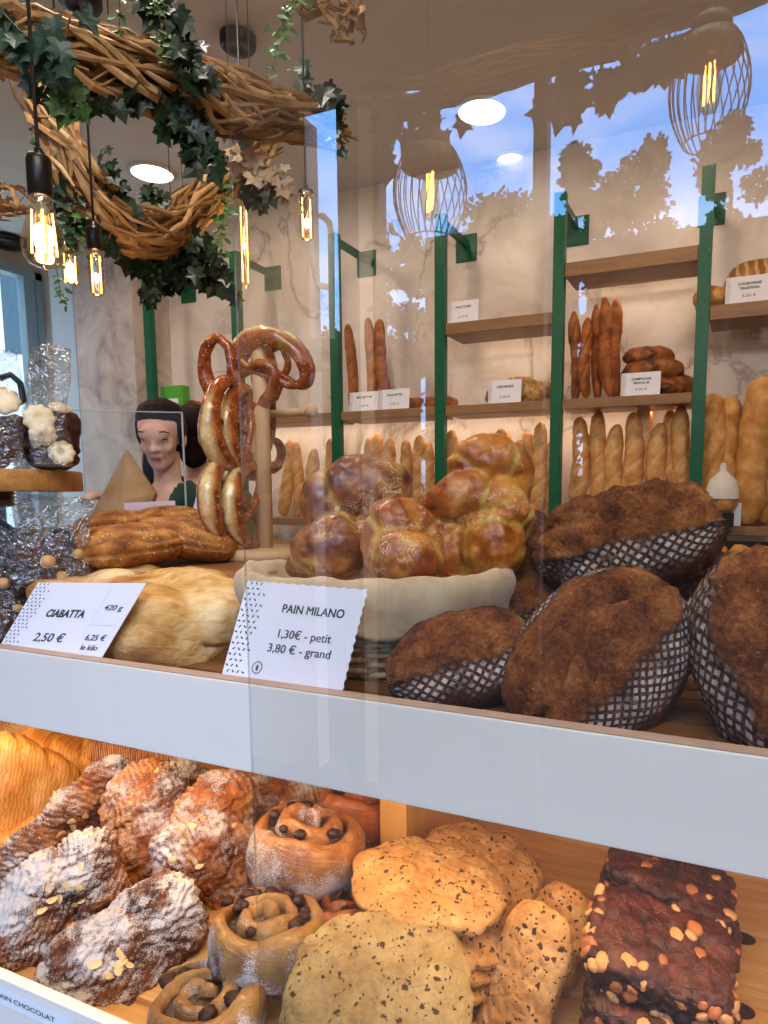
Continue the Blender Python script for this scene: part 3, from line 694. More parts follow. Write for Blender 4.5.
croissant('large golden almond croissant in the middle of the pile, left of the upper raisin swirl', 212, 842, .075,
    [(216, 812, 44, 34, 40, 0), (198, 846, 40, 40, 40, -6), (232, 856, 32, 46, 10, 4), (190, 872, 30, 24, 20, 0), (224, 884, 28, 26, 0, 8)], 1, .84, (30, 360, .0022), 7.0, 8, (-8, -4, 30))
croissant('almond croissant nearest the white lip, thickly dusted with icing sugar', 122, 955, .024,
    [(150, 925, 48, 34, 24, 0), (100, 950, 44, 36, -20, -4), (116, 978, 60, 32, 12, 0), (72, 970, 32, 30, 0, 6), (178, 942, 28, 30, 0, 8), (118, 935, 30, 24, 0, -10)], 0, 1.0, (-40, 430, .0034), 9.0, 6, (-8, -8, 18))
croissant('grey-brown ridged almond croissant end at the back of the pile under the front board', 180, 790, .075,
    [(176, 792, 24, 34, -20, 0), (196, 800, 18, 30, -10, 4)], 0, .9, (10, 700, .0030), 11.0)
croissant('almond croissant behind the upper raisin swirl, close under the front board', 290, 795, .07,
    [(262, 800, 34, 24, 0, 0), (300, 800, 38, 24, -8, 4), (276, 822, 26, 26, 0, 8)], 1, .82, (20, 420, .0025), 13.0)
# ---------------------------------------------------------------- golden folded puff pastries
def puff_mat():
    m = NM('puff_gold'); c = m.co(); 
    l = m.wave(m.map(c, (1, .25, 1), (.0, .5, .4)), 60, 7, 5, 1.5)
    col = m.ramp(m.ma('ADD', m.ma('MULTIPLY', m.noise(c, 26, 5), .75), m.ma('MULTIPLY', l, .25)), [(.2, '#a9631f'), (.42, '#c98437'), (.6, '#d9994a'), (.8, '#e7b86f')])
    return m.bsdf(col, .4, m.bump(m.ma('ADD', m.ma('MULTIPLY', l, .5), m.noise(c, 90, 4)), .4, .0015), .45)
PUFF = puff_mat()
for lab, px, py, h, w_, dp, hh, spin, lean, out, sd in (
    ('golden ridged folded pastry at the left edge, front one of the folded pastries', 10, 792, .09, 92, 60, 100, -38, 10, 20, 1.0),
    ('golden folded pastry with slashed top, second from the left edge', 58, 764, .085, 84, 60, 64, -30, 30, 0, 2.0),
    ('golden folded pastry corner showing right under the front board at the left edge', 12, 738, .07, 70, 50, 40, 20, 20, 0, 3.0),
    ('golden folded pastry lying low under the front one at the left edge', 12, 838, .03, 80, 60, 30, 14, 20, 0, 4.0)):
    d = td(px, py, h); s = d/FPX; D, F, U, PH = sph(70, 72); p = 5.0
    V = D*((np.abs(D)**p).sum(1)**(-1/p))[:, None]*np.array([w_*s/2, dp*s/2, hh*s/2]); n = fbm(V, 20, 3, sd)
    ly = np.sin(V[:, 2]*620+n*2.5)*np.clip(np.abs(D[:, 0])*2-.5, 0, 1)+np.sin((V[:, 0]*.8+V[:, 2])*480+n*3)*.5
    gr = np.exp(-((((V[:, 0]+V[:, 2]*.9)/(w_*s)*3.1+sd+.25*n) % 1-.5)/.10)**2)*(D[:, 2] > -.2)
    V = V+normals(V, F)*(.004*n+.0004*ly-.0048*gr)[:, None]
    tag(obj('folded_pastry', mk_mesh('folded_pastry', V, F, PUFF), None, frame(px, py, d, spin, lean, out)), lab, 'pastry', 'golden folded pastries')
d = td(136, 757, .09); s = d/FPX; mb = MB(); pts = []; rr = []
for i in range(60):
    t = i/59; pts.append(((-46+94*t)*s, 0, (6-14*t)*s)); e = min(1, 8*t+.55)*min(1, 8*(1-t)+.2); rr.append(13.5*s*e*(1+.07*math.sin(i*1.9)))
mb.tube(pts, rr, 22); V = np.array(mb.V); n = fbm(V, 40, 3, 2); V += normals(V, mb.F)*(.003*n)[:, None]
m = NM('ridged_puff'); c = m.co(); l = m.wave(m.map(c, (1, .1, .1)), 110, 2.5, 2, 2)
col = m.ramp(m.ma('ADD', m.ma('MULTIPLY', l, .45), m.ma('MULTIPLY', m.noise(c, 40, 5), .55)), [(.25, '#9a4a1c'), (.5, '#d0803f'), (.72, '#edb880')])
tag(obj('puff_roll', mk_mesh('puff_roll', V, mb.F, m.bsdf(col, .5, m.bump(l, .8, .003))), None, frame(136, 757, d, -6, 0, 0)), 'ridged golden roll of puff pastry lying sideways right under the front board', 'pastry')
# ---------------------------------------------------------------- raisin swirls
def swirl_mat(name, stops):
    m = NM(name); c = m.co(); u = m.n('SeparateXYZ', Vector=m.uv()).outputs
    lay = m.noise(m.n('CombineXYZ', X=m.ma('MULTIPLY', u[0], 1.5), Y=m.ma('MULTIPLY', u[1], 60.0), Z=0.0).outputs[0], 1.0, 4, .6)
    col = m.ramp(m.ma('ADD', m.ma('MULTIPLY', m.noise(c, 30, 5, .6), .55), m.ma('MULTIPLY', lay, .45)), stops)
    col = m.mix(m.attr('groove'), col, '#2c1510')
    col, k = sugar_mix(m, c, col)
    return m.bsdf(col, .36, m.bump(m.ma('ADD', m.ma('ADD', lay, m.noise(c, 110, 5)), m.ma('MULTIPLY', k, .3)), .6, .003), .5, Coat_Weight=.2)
SWL = [swirl_mat('swirl_amber', [(.3, '#5c2b0f'), (.45, '#935524'), (.6, '#b97f44'), (.75, '#d6aa70')]),
       swirl_mat('swirl_pale', [(.3, '#54300f'), (.45, '#8d6030'), (.6, '#b18648'), (.75, '#cba669')]),
       swirl_mat('swirl_rust', [(.3, '#571f0c'), (.45, '#8f4318'), (.6, '#b5662c'), (.75, '#d29550')])]
m = NM('dark_filling'); c = m.co(); col = m.ramp(m.noise(c, 90, 5), [(.3, '#1d0f0b'), (.6, '#3c2117'), (.8, '#6b4530')]); col, k = sugar_mix(m, c, col)
FILL = m.bsdf(col, .35, m.bump(m.noise(c, 140, 5), .8, .004), .5)
mb = MB(); mb.ball((0,0,0), (.0075, .0062, .005), 12, 8); V = np.array(mb.V); V *= (1+.16*fbm(V, 300, 2))[:, None]
RAISIN = mk_mesh('raisin', V, mb.F, ramped('raisin_skin', [(.3, '#1c0d0a'), (.6, '#3a1d15'), (.8, '#6a4030')], 180, .35, .6, 400))
def swirl(label, px, py, h, Rpx, Hpx, spin, lean, out, mi, sugar, seed, rise=.3, turns=2.75, gap=1.0, nr=8):
    d = td(px, py, h); s = d/FPX; R = Rpx*s; H = Hpx*s; NP = 190; NK = 18
    pitch = R/(turns+.45); V = []; UV = []; G = []
    for i in range(NP):
        t = i/(NP-1); th = t*turns*2*PI+PI/2+.5-turns*2*PI; r = pitch*(.32+turns*t)
        w_ = pitch*(.40+.05*math.sin(th*2+seed)+(.08 if t > .7 else 0)) * min(1, .25+12*(1-t)) ; hh = H*(.5+.05*math.sin(th*3+seed))
        z0 = rise*H*(1-t)**1.3
        for k in range(NK):
            a = 2*PI*k/NK; ca, sa = math.cos(a), math.sin(a); p = .75
            x = w_*math.copysign(abs(ca)**p, ca); z = hh*math.copysign(abs(sa)**p, sa)
            bul = (1+.10*t*(1-(z/hh)**2)); rr = r*bul+x
            V.append((rr*math.cos(th), rr*math.sin(th), z+z0)); UV.append((th, rr/pitch*.5+z/H*1.2)); 
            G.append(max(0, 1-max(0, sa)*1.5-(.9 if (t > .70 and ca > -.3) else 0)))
    F = [(i*NK+k, i*NK+(k+1) % NK, (i+1)*NK+(k+1) % NK, (i+1)*NK+k) for i in range(NP-1) for k in range(NK)] + [tuple(range(NK-1, -1, -1)), tuple((NP-1)*NK+k for k in range(NK))]
    V = np.array(V); n = fbm(V, 26, 3, seed); n2 = fbm(V, 80, 3, seed); lam = np.sin(V[:, 2]*1100+4*n+2*np.array(UV)[:, 0]); V = V+normals(V, F)*(.0030*n+.0014*n2+.0006*lam)[:, None]
    N = normals(V, F); su = np.clip(sugar*(.50+.25*N[:, 2]+.5*fbm(V, 24, 2, seed+4)), 0, 1)
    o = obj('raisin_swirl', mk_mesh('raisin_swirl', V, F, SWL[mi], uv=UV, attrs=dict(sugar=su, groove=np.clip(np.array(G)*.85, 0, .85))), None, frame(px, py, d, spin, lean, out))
    tag(o, label, 'pastry', 'raisin swirls')
    mb = MB(); mb.lathe([(.0, H*.34+rise*H*.7), (R*.3, H*.33+rise*H*.5), (R*.6, H*.30+rise*H*.2), (R*.82, H*.26), (R*.82, -H*.4), (0, -H*.4)], 30, cap=False)
    fv = np.array(mb.V); fv += normals(fv, mb.F)*(.002*fbm(fv, 90, 3, seed))[:, None]
    obj('filling', mk_mesh('filling', fv, mb.F, FILL, attrs=dict(sugar=np.full(len(fv), .40))), o, local=True)
    rnd = random.Random(int(seed*10))
    for j in range(nr):
        t = rnd.uniform(.10, .60); th = t*turns*2*PI+PI/2+.5-turns*2*PI; r = pitch*(.32+turns*t)+pitch*.52
        q = bpy.data.objects.new('raisin', RAISIN); COL.objects.link(q); q.parent = o
        q.matrix_local = Matrix.Translation((r*math.cos(th), r*math.sin(th), H*.42+rise*H*(1-t)**1.3)) @ Matrix.Rotation(rnd.random()*6, 4, 'Z') @ Matrix.Scale(rnd.uniform(.9, 1.35), 4)
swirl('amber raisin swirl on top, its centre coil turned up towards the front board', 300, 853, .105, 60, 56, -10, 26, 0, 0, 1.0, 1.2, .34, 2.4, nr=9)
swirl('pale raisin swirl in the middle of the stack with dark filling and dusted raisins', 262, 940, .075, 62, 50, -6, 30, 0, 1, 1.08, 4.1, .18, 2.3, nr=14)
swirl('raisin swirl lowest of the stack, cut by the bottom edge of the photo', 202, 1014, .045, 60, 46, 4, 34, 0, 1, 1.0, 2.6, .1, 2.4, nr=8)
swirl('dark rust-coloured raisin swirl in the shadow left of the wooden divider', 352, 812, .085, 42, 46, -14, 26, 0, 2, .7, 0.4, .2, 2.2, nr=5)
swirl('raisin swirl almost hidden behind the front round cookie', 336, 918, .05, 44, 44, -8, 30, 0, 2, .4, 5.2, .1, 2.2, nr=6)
# ---------------------------------------------------------------- cookies
def cookie_mat(name, stops, chip='#3a2013'):
    m = NM(name); c = m.co(); ds = m.n('VectorMath', {'operation': 'ADD'}, i0=c, i1=m.n('VectorMath', {'operation': 'SCALE'}, i0=m.n('TexNoise', Vector=c, Scale=90).outputs['Color'], Scale=.010).outputs[0]).outputs[0]
    v1 = m.vor(m.map(ds, (1, 1, 1.2)), 70); v2 = m.vor(m.map(ds, (1.6, 1, 1), (0, 0, .7)), 125)
    k1 = m.ma('MULTIPLY', m.ramp(v1, [(.0, 1.0), (.20, 1.0), (.26, 0.0)]), m.ramp(m.noise(c, 45, 1), [(.47, 0.0), (.5, 1.0)]))
    k2 = m.ma('MULTIPLY', m.ramp(v2, [(.0, 1.0), (.20, 1.0), (.27, 0.0)]), m.ramp(m.noise(c, 52, 2), [(.45, 0.0), (.5, 1.0)]))
    k = m.ma('MAXIMUM', k1, k2)
    col = m.ramp(m.noise(c, 34, 6, .65), stops); cr = m.ramp(m.vor(ds, 60, 'DISTANCE_TO_EDGE'), [(.0, 1.0), (.03, 0.0)])
    col = m.mix(m.ma('MULTIPLY', cr, .22), col, '#8c5a26'); col = m.mix(m.ma('MULTIPLY', k, .92), col, chip)
    h = m.ma('ADD', m.ma('ADD', m.noise(c, 110, 6, .7), m.ma('MULTIPLY', m.noise(c, 40, 3), 1.4)), m.ma('MULTIPLY', k, -.35)); h = m.ma('SUBTRACT', h, m.ma('MULTIPLY', cr, .25))
    return m.bsdf(col, .62, m.bump(h, .7, .003), .3)
CK = [cookie_mat('cookie_gold', [(.3, '#a46c34'), (.5, '#c49052'), (.7, '#d6ac70')]), cookie_mat('cookie_grey', [(.3, '#86693f'), (.5, '#a58a5a'), (.7, '#b8a070')]), cookie_mat('cookie_brown', [(.3, '#95602b'), (.5, '#b98245'), (.7, '#d0a263')], '#2c160c')]
def cookie(label, px, py, h, Rpx, tpx, spin, lean, out, mi, seed, asp=1.0, pw=2.3, name='cookie', group='round chocolate chip cookies'):
    d = td(px, py, h); s = d/FPX; D, F, U, PH = sph(100, 96); D = np.stack([D[:, 1], D[:, 2], D[:, 0]], 1)
    k = ((np.abs(D[:, 0])**pw+np.abs(D[:, 1])**pw)**(2.4/pw)+np.abs(D[:, 2])**2.4)**(-1/2.4)
    V = D*k[:, None]*np.array([Rpx*s, Rpx*s*asp, tpx*s]); n = fbm(V, 20, 3, seed); n2 = fbm(V, 60, 4, seed+1, .6)
    V[:, :2] *= (1+.05*n)[:, None]; ck = np.exp(-(cells(V*np.array([1, 1, .4]), 42, seed)/.12)**2)
    V = V+normals(V, F)*(.0030*n+.0018*n2-.0016*ck)[:, None]
    tag(obj(name, mk_mesh(name, V, F, CK[mi]), None, frame(px, py, d, spin, lean, out)), label, 'cookie', group)
cookie('golden chocolate chip cookie on top of the middle stack', 429, 884, .105, 78, 18, -7, 30, 0, 0, 1.0)
cookie('chocolate chip cookie second in the middle stack, its edge showing under the top one', 446, 915, .075, 70, 14, -14, 36, 0, 0, 2.0)
cookie('chocolate chip cookie third in the middle stack, near its foot', 444, 940, .05, 64, 14, -8, 34, 0, 2, 3.0)
cookie('chocolate chip cookie at the foot of the middle stack, in shadow', 448, 960, .03, 58, 13, -8, 34, 0, 2, 3.6)
cookie('brown chocolate chip cookie on top of the rear stack by the wooden divider', 480, 868, .075, 64, 16, -16, 36, 0, 2, 4.0)
cookie('brown chocolate chip cookie under the rear stack', 488, 888, .045, 56, 14, -16, 34, 0, 2, 5.0)
cookie('grey-brown chocolate chip cookie largest in front, cut by the bottom edge of the photo', 380, 985, .095, 93, 15, -6, 50, 0, 1, 6.0)
cookie('chocolate chip cookie under the largest front cookie, its rim showing at the left', 374, 1004, .07, 90, 15, -6, 48, 0, 1, 7.0)
cookie('long chocolate chip biscuit in front, beside the brownies, cut by the bottom edge', 524, 982, .05, 74, 16, 72, 66, -20, 0, 8.0, .55, 3.4, 'long_biscuit', 'long chocolate chip biscuits')
cookie('long chocolate chip biscuit behind the front one, against the brownies', 556, 940, .04, 52, 14, 74, 66, -20, 2, 9.0, .62, 3.4, 'long_biscuit', 'long chocolate chip biscuits')
# ---------------------------------------------------------------- brownies
m = NM('brownie_crust'); c = m.co(); e = m.ramp(m.vor(m.map(c, (1, 1, 1)), 75, 'DISTANCE_TO_EDGE'), [(.0, 1.0), (.06, 0.0)])
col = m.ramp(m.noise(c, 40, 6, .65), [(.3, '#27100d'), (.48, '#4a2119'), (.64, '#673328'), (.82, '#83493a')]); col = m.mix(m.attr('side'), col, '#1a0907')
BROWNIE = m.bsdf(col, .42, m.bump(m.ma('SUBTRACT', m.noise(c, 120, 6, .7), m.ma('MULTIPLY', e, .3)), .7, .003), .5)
mb = MB(); mb.ball((0,0,0), (.0062, .0045, .0035), 10, 7); V = np.array(mb.V); V *= (1+.35*fbm(V, 160, 2, 4))[:, None]
NUT = [mk_mesh('hazelnut_piece', V, mb.F, plain('hazelnut', '#cf9a62', .5, .25, 150)), mk_mesh('hazelnut_piece', V*np.array([.8, 1.3, 1]), mb.F, plain('hazelnut_dark', '#a9663a', .5, .25, 150))]
def brownie(label, px, py, h, w_, dp, t, spin, lean, out, seed, nn):
    d = td(px, py, h); s = d/FPX; D, F, U, PH = sph(110, 104); p = 5.5
    V = D*((np.abs(D)**p).sum(1)**(-1/p))[:, None]*np.array([w_*s/2, dp*s/2, t*s/2]); n = fbm(V, 22, 4, seed); n2 = fbm(V, 75, 3, seed, .6)
    ck = np.exp(-(cells(V, 58, seed)/.11)**2); N = normals(V, F)
    V = V+N*(.0045*n+.0020*n2-.0032*ck)[:, None]; N = normals(V, F)
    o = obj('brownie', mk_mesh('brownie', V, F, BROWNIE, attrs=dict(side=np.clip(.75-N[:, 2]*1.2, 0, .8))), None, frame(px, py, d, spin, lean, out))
    tag(o, label, 'brownie', 'hazelnut brownies'); rnd = random.Random(int(seed*7))
    idx = [i for i in range(len(V)) if N[i][2] > .35 or N[i][1] < -.5]
    for i in rnd.sample(idx, nn):
        q = bpy.data.objects.new('hazelnut_piece', NUT[rnd.random() < .4]); COL.objects.link(q); q.parent = o
        q.matrix_local = Matrix.Translation(Vector(V[i])-Vector(N[i])*.0004) @ Vector(N[i]).to_track_quat('Z', 'Y').to_matrix().to_4x4() @ Matrix.Rotation(rnd.random()*6.3, 4, 'Z') @ Matrix.Scale(rnd.uniform(.7, 1.55), 4)
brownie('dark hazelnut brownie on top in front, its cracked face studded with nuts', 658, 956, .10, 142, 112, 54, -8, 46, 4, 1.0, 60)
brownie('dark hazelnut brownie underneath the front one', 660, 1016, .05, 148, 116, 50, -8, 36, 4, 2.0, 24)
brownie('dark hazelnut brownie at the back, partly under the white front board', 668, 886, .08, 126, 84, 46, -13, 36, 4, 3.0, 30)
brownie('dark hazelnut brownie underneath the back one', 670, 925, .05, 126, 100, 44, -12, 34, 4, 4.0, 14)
# ================================================================ breads on the wall shelving
def bag_mat(name, stops, slash):
    m = NM(name); c = m.co()
    col = m.ramp(m.noise(c, 14, 6, .65), stops); col = m.mix(m.attr('slash'), col, slash)
    return m.bsdf(col, .5, m.bump(m.noise(c, 90, 5, .7), .5, .004), .3)
BG = bag_mat('baguette_gold', [(.3, '#a8662e'), (.5, '#cd9150'), (.7, '#e2b87a')], '#e6c690')
BG2 = bag_mat('baguette_floury', [(.3, '#b06c2c'), (.5, '#cc9148'), (.7, '#e2b878')], '#8f5220')
BG3 = bag_mat('baguette_dark', [(.3, '#6a2f10'), (.5, '#a05820'), (.7, '#c98440')], '#4e2410')
def baguette_mesh(name, L, R, seed, mat, taper=2.2, nsl=5, slw=.09, slope=.5, flat=.85, amp=.004):
    D, F, U, PH = sph(64, 28); z = D[:, 0]; r = (1-np.abs(z)**7)**.5*(1-.12*z*z) if taper < 3 else (1-np.abs(z)**taper)**.5
    r = np.nan_to_num(r); x = np.cos(PH)*r*R; y = np.sin(PH)*r*R*flat
    V = np.stack([x, y, z*L/2+L/2], 1); n = fbm(V, 10, 3, seed); n2 = fbm(V, 40, 2, seed)
    V[:, :2] *= (1+.16*n+.05*n2)[:, None]; V[:, 0] += .010*np.sin(z*3+seed); V[:, 2] += amp*n
    ph = ((z*.5+.5)*nsl-np.cos(PH)*slope+seed) % 1.0
    sl = np.exp(-((ph-.5)/slw)**2)*(np.sin(PH) < .2)*np.clip(r*2-.7, 0, 1)
    N = normals(V, F); V = V-N*(.006*sl)[:, None]
    return mk_mesh(name, V, F, mat, attrs=dict(slash=np.clip(sl*.5, 0, 1)))
ZB_ = ZBOT+.001
BM = [baguette_mesh('baguette', .50, .045, 1.0, BG), baguette_mesh('baguette', .53, .042, 2.3, BG, nsl=6), baguette_mesh('baguette', .47, .046, 3.9, BG, nsl=4)]
def stand(name, me, px, z, Y, lean, tilt, label, cat, group, turn=0, sc=1.0):
    Y = min(Y, YS+.13) if z > ZBOT+.2 else Y; p = PYp(px, 430, Y); o = bpy.data.objects.new(name, me); COL.objects.link(o)
    o.matrix_world = Matrix.Translation((p.x, Y, z)) @ Matrix.Rotation(math.radians(tilt), 4, 'Y') @ Matrix.Rotation(math.radians(-lean), 4, 'X') @ Matrix.Rotation(math.radians(turn), 4, 'Z') @ Matrix.Scale(sc, 4)
    return tag(o, label, cat, group)
rnd = random.Random(3)
ORD = ['first', 'second', 'third', 'fourth', 'fifth', 'sixth', 'seventh', 'eighth', 'ninth', 'tenth']
for i, (px, top) in enumerate(((579, 414), (597, 414), (613, 416), (630, 412), (645, 409), (658, 416), (669, 411), (680, 414))):
    stand('baguette', BM[i % 3], px, ZB_, 3.24+.03*(i in (4, 6)), rnd.uniform(3, 6), rnd.uniform(-2, 2), '%s baguette from the left of eight standing between the two right-hand green posts' % ORD[i], 'baguette', 'baguettes between the two right-hand posts', rnd.uniform(0, 40)-20, (415-526)/-111*(1.0+(414-top)*.012))
for i, px in enumerate((454, 464, 497, 508, 518, 527, 536, 546)):
    stand('baguette', BM[(i+1) % 3], px, ZB_, 3.26+.03*(i % 2), rnd.uniform(4, 7), rnd.uniform(-3, 3), '%s baguette from the left among those behind the large golden braided roll' % ORD[i], 'baguette', 'baguettes behind the basket', rnd.uniform(0, 60)-30, rnd.uniform(.84, .94))
for i, px in enumerate((363, 377, 389, 402, 416, 428)):
    stand('baguette', BM[i % 3], px, ZB_, 3.26+.02*(i % 2), rnd.uniform(4, 7), rnd.uniform(-3, 3), '%s baguette from the left of six left of the third green post from the right' % ORD[i], 'baguette', 'baguettes left of the basket rolls', rnd.uniform(0, 60)-30, rnd.uniform(.84, .93))
for i, px in enumerate((282, 296, 311, 326)):
    stand('baguette', BM[i % 3], px, ZB_, 3.27, rnd.uniform(4, 7), rnd.uniform(-3, 3), '%s baguette from the left of four behind the pretzel pole' % ORD[i], 'baguette', 'baguettes behind the pretzel stand', rnd.uniform(0, 60)-30, rnd.uniform(.82, .9))
# thick floury loaves on the right
FM = [baguette_mesh('thick_baguette', .62, .070, 1.6, BG2, nsl=4, slw=.16, slope=.9), baguette_mesh('thick_baguette', .60, .070, 4.2, BG2, nsl=4, slw=.15, slope=-.9), baguette_mesh('thick_baguette', .66, .070, 6.7, BG2, nsl=5, slw=.15, slope=.9)]
for i, (px, y, ln, tl, sc, lab) in enumerate(((711, 3.22, 5, 1, .93, 'thick floury baguette standing right beside the right-hand green post'), (733, 3.26, 5, -2, .95, 'thick floury baguette standing behind the bagged roll'),
      (748, 3.18, 5, 5, .97, 'twisted thick floury baguette leaning right, in front at the right edge'), (770, 3.28, 4, 2, 1.0, 'thick floury baguette cut by the right edge of the photo'))):
    stand('thick_baguette', FM[i % 3], px, ZB_, y, ln, tl, lab, 'baguette', 'thick floury baguettes', (0, 90, 200, 30)[i], sc)
# pointed dark baguettes on the middle shelf
PM = [baguette_mesh('pointed_baguette', .47, .036, 2.2, BG3, taper=3.2, nsl=3, slw=.12), baguette_mesh('pointed_baguette', .42, .034, 5.2, BG3, taper=3.2, nsl=3, slw=.12)]
for i, (px, y, tl, sc, me, lab) in enumerate(((575, 3.26, -2, .90, 0, 'leftmost'), (584, 3.20, -1, .89, 1, 'second from the left'), (597, 3.28, -3, .95, 0, 'third from the left'), (609, 3.22, -6, .98, 0, 'fourth from the left and frontmost'), (614, 3.32, -3, 1.0, 0, 'rightmost'))):
    stand('pointed_baguette', PM[me], px, ZMID+.001, y, 3, tl, 'dark pointed baguette standing on the middle shelf, %s of five' % lab, 'baguette', 'dark pointed baguettes', i*50, sc)
LONG = baguette_mesh('long_baguette', .50, .034, 8.0, BG3, nsl=5)
for px, y, tl, lab in ((355, 3.3, -6, 'long dark baguette leaning on the middle shelf, behind the mirrored window posts'), (374, 3.24, -5, 'long dark baguette leaning on the middle shelf beside the mirrored window posts'), (388, 3.26, -9, 'rightmost long baguette leaning on the middle shelf, left of the third post')):
    stand('long_baguette', LONG, px, ZMID+.001, y, 4, tl, lab, 'baguette', 'long baguettes on the middle shelf', px*7)
def boule_mesh(name, w_, dp, h, seed, mat, cuts=0, amp=.012):
    D, F, U, PH = sph(48, 48); D = np.stack([D[:, 0], D[:, 1], D[:, 2]], 1); V = D*np.array([w_/2, dp/2, h/2]); n = fbm(V, 14, 4, seed)
    V = V+D*(amp*n)[:, None]; V[:, 2] = np.maximum(V[:, 2], -h*.40); V[:, 2] += h*.40
    sl = np.zeros(len(V))
    if cuts: sl = np.clip(np.sin(V[:, 0]/w_*cuts*PI*2+np.abs(V[:, 2]-h*.45)/h*6)*3-1.6, 0, 1)*(D[:, 1] < .3)
    return mk_mesh(name, V, F, mat, attrs=dict(slash=sl*.8))
BM_S = bag_mat('seeded_ball', [(.35, '#6e441c'), (.5, '#a97838'), (.62, '#d8b878')], '#e9d6ac')
BM_D = bag_mat('dark_oval', [(.3, '#5a2810'), (.5, '#8f4d20'), (.7, '#b97838')], '#3f1c0c')
BM_P = bag_mat('patterned_round', [(.3, '#6e4018'), (.5, '#9a6428'), (.7, '#b98a48')], '#e0c48c')
def sit(name, me, px, py, Y, z, label, cat, group, rz=0, rx=0, sc=1):
    Y = min(Y, YS+.135) if z > ZBOT+.2 else Y; p = PYp(px, py, Y); o = bpy.data.objects.new(name, me); COL.objects.link(o)
    o.matrix_world = Matrix.Translation((p.x, Y, z)) @ Matrix.Rotation(math.radians(rz), 4, 'Z') @ Matrix.Rotation(math.radians(rx), 4, 'X') @ Matrix.Scale(sc, 4); return tag(o, label, cat, group)
b = boule_mesh('seeded_ball', .20, .17, .15, 1, BM_S)
sit('seeded_ball', b, 523, 390, 3.27, ZMID+.001, 'pale seeded round bread behind the price card on the middle shelf', 'bread', 'seeded round breads', 20)
sit('seeded_ball', b, 500, 390, 3.35, ZMID+.001, 'seeded round bread peeping out left of the price card on the middle shelf', 'bread', 'seeded round breads', 90, 0, .8)
sit('seeded_ball', b, 545, 390, 3.26, ZMID+.001, 'seeded round bread on the middle shelf touching the second post from the right', 'bread', 'seeded round breads', 150, 0, .78)
o_ = boule_mesh('dark_oval_loaf', .30, .15, .12, 2, BM_D, 2)
sit('dark_oval_loaf', o_, 664, 390, 3.30, ZMID+.001, 'dark oval loaf at the bottom of the heap behind the price card', 'bread', 'dark oval loaves', 10)
sit('dark_oval_loaf', o_, 652, 378, 3.28, ZMID+.075, 'dark oval loaf second from the top of the heap on the middle shelf', 'bread', 'dark oval loaves', -6, 0, .95)
sit('dark_oval_loaf', o_, 648, 358, 3.29, ZMID+.15, 'dark oval loaf on top of the heap on the middle shelf', 'bread', 'dark oval loaves', 8, 0, .78)
sit('dark_oval_loaf', o_, 676, 388, 3.30, ZMID+.001, 'dark curved loaf at the right of the heap, beside the right-hand post', 'bread', 'dark oval loaves', 60, 0, .72)
ZR_ = Z_R
pr = boule_mesh('patterned_round_loaf', .26, .16, .23, 3, BM_P, 7, .006)
sit('patterned_round_loaf', pr, 756, 270, 3.30, ZR_+.001, 'round loaf scored with a leaf pattern on the upper right shelf', 'bread', None)
sit('crusty_loaf', boule_mesh('crusty_loaf', .17, .17, .115, 5, BG2), 714, 290, 3.26, ZR_+.001, 'crusty golden loaf beside the patterned round loaf, next to the green post', 'bread', None)
# bread slab on a small wooden tray near the third post
p0, p1 = PYp(414, 390, 3.3), PYp(456, 390, 3.3); mb = MB(); mb.box2((p0.x, 3.20, ZMID+.001), (p1.x, 3.34, ZMID+.06)); bev(mb.done('flat_loaf', BM_D, label='low brown rectangular loaf on the middle shelf behind the third post', cat='bread'), .015, 3)
# breads on the far left shelf
b5 = boule_mesh('split_round_loaf', .19, .17, .15, 6, BM_D, 1)
sit('split_round_loaf', b5, 194, 395, 3.3, ZMID+.001, 'small dark round loaf with a pale floury split beside the green box', 'bread', None, 40)
# small rolls in the dark crate under the bottom shelf
rl = boule_mesh('small_roll', .10, .075, .06, 7, BG)
ZUN = EYE-.25
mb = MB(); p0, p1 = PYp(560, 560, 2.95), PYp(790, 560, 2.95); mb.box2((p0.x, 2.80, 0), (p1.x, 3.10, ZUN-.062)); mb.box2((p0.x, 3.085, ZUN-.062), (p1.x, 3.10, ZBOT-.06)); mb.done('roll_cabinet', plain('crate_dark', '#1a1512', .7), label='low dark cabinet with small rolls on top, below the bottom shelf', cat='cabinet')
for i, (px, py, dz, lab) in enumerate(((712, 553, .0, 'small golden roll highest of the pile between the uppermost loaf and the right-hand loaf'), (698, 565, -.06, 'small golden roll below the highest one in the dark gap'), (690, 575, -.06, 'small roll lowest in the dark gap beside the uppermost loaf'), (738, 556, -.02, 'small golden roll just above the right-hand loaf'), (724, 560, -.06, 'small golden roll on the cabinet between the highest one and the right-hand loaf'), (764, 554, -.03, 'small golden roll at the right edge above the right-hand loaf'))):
    sit('small_roll', rl, px, py, 2.92+.05*(i % 3), ZUN+dz, lab, 'bread roll', 'small rolls on the dark cabinet', i*47, 20, 1.15)
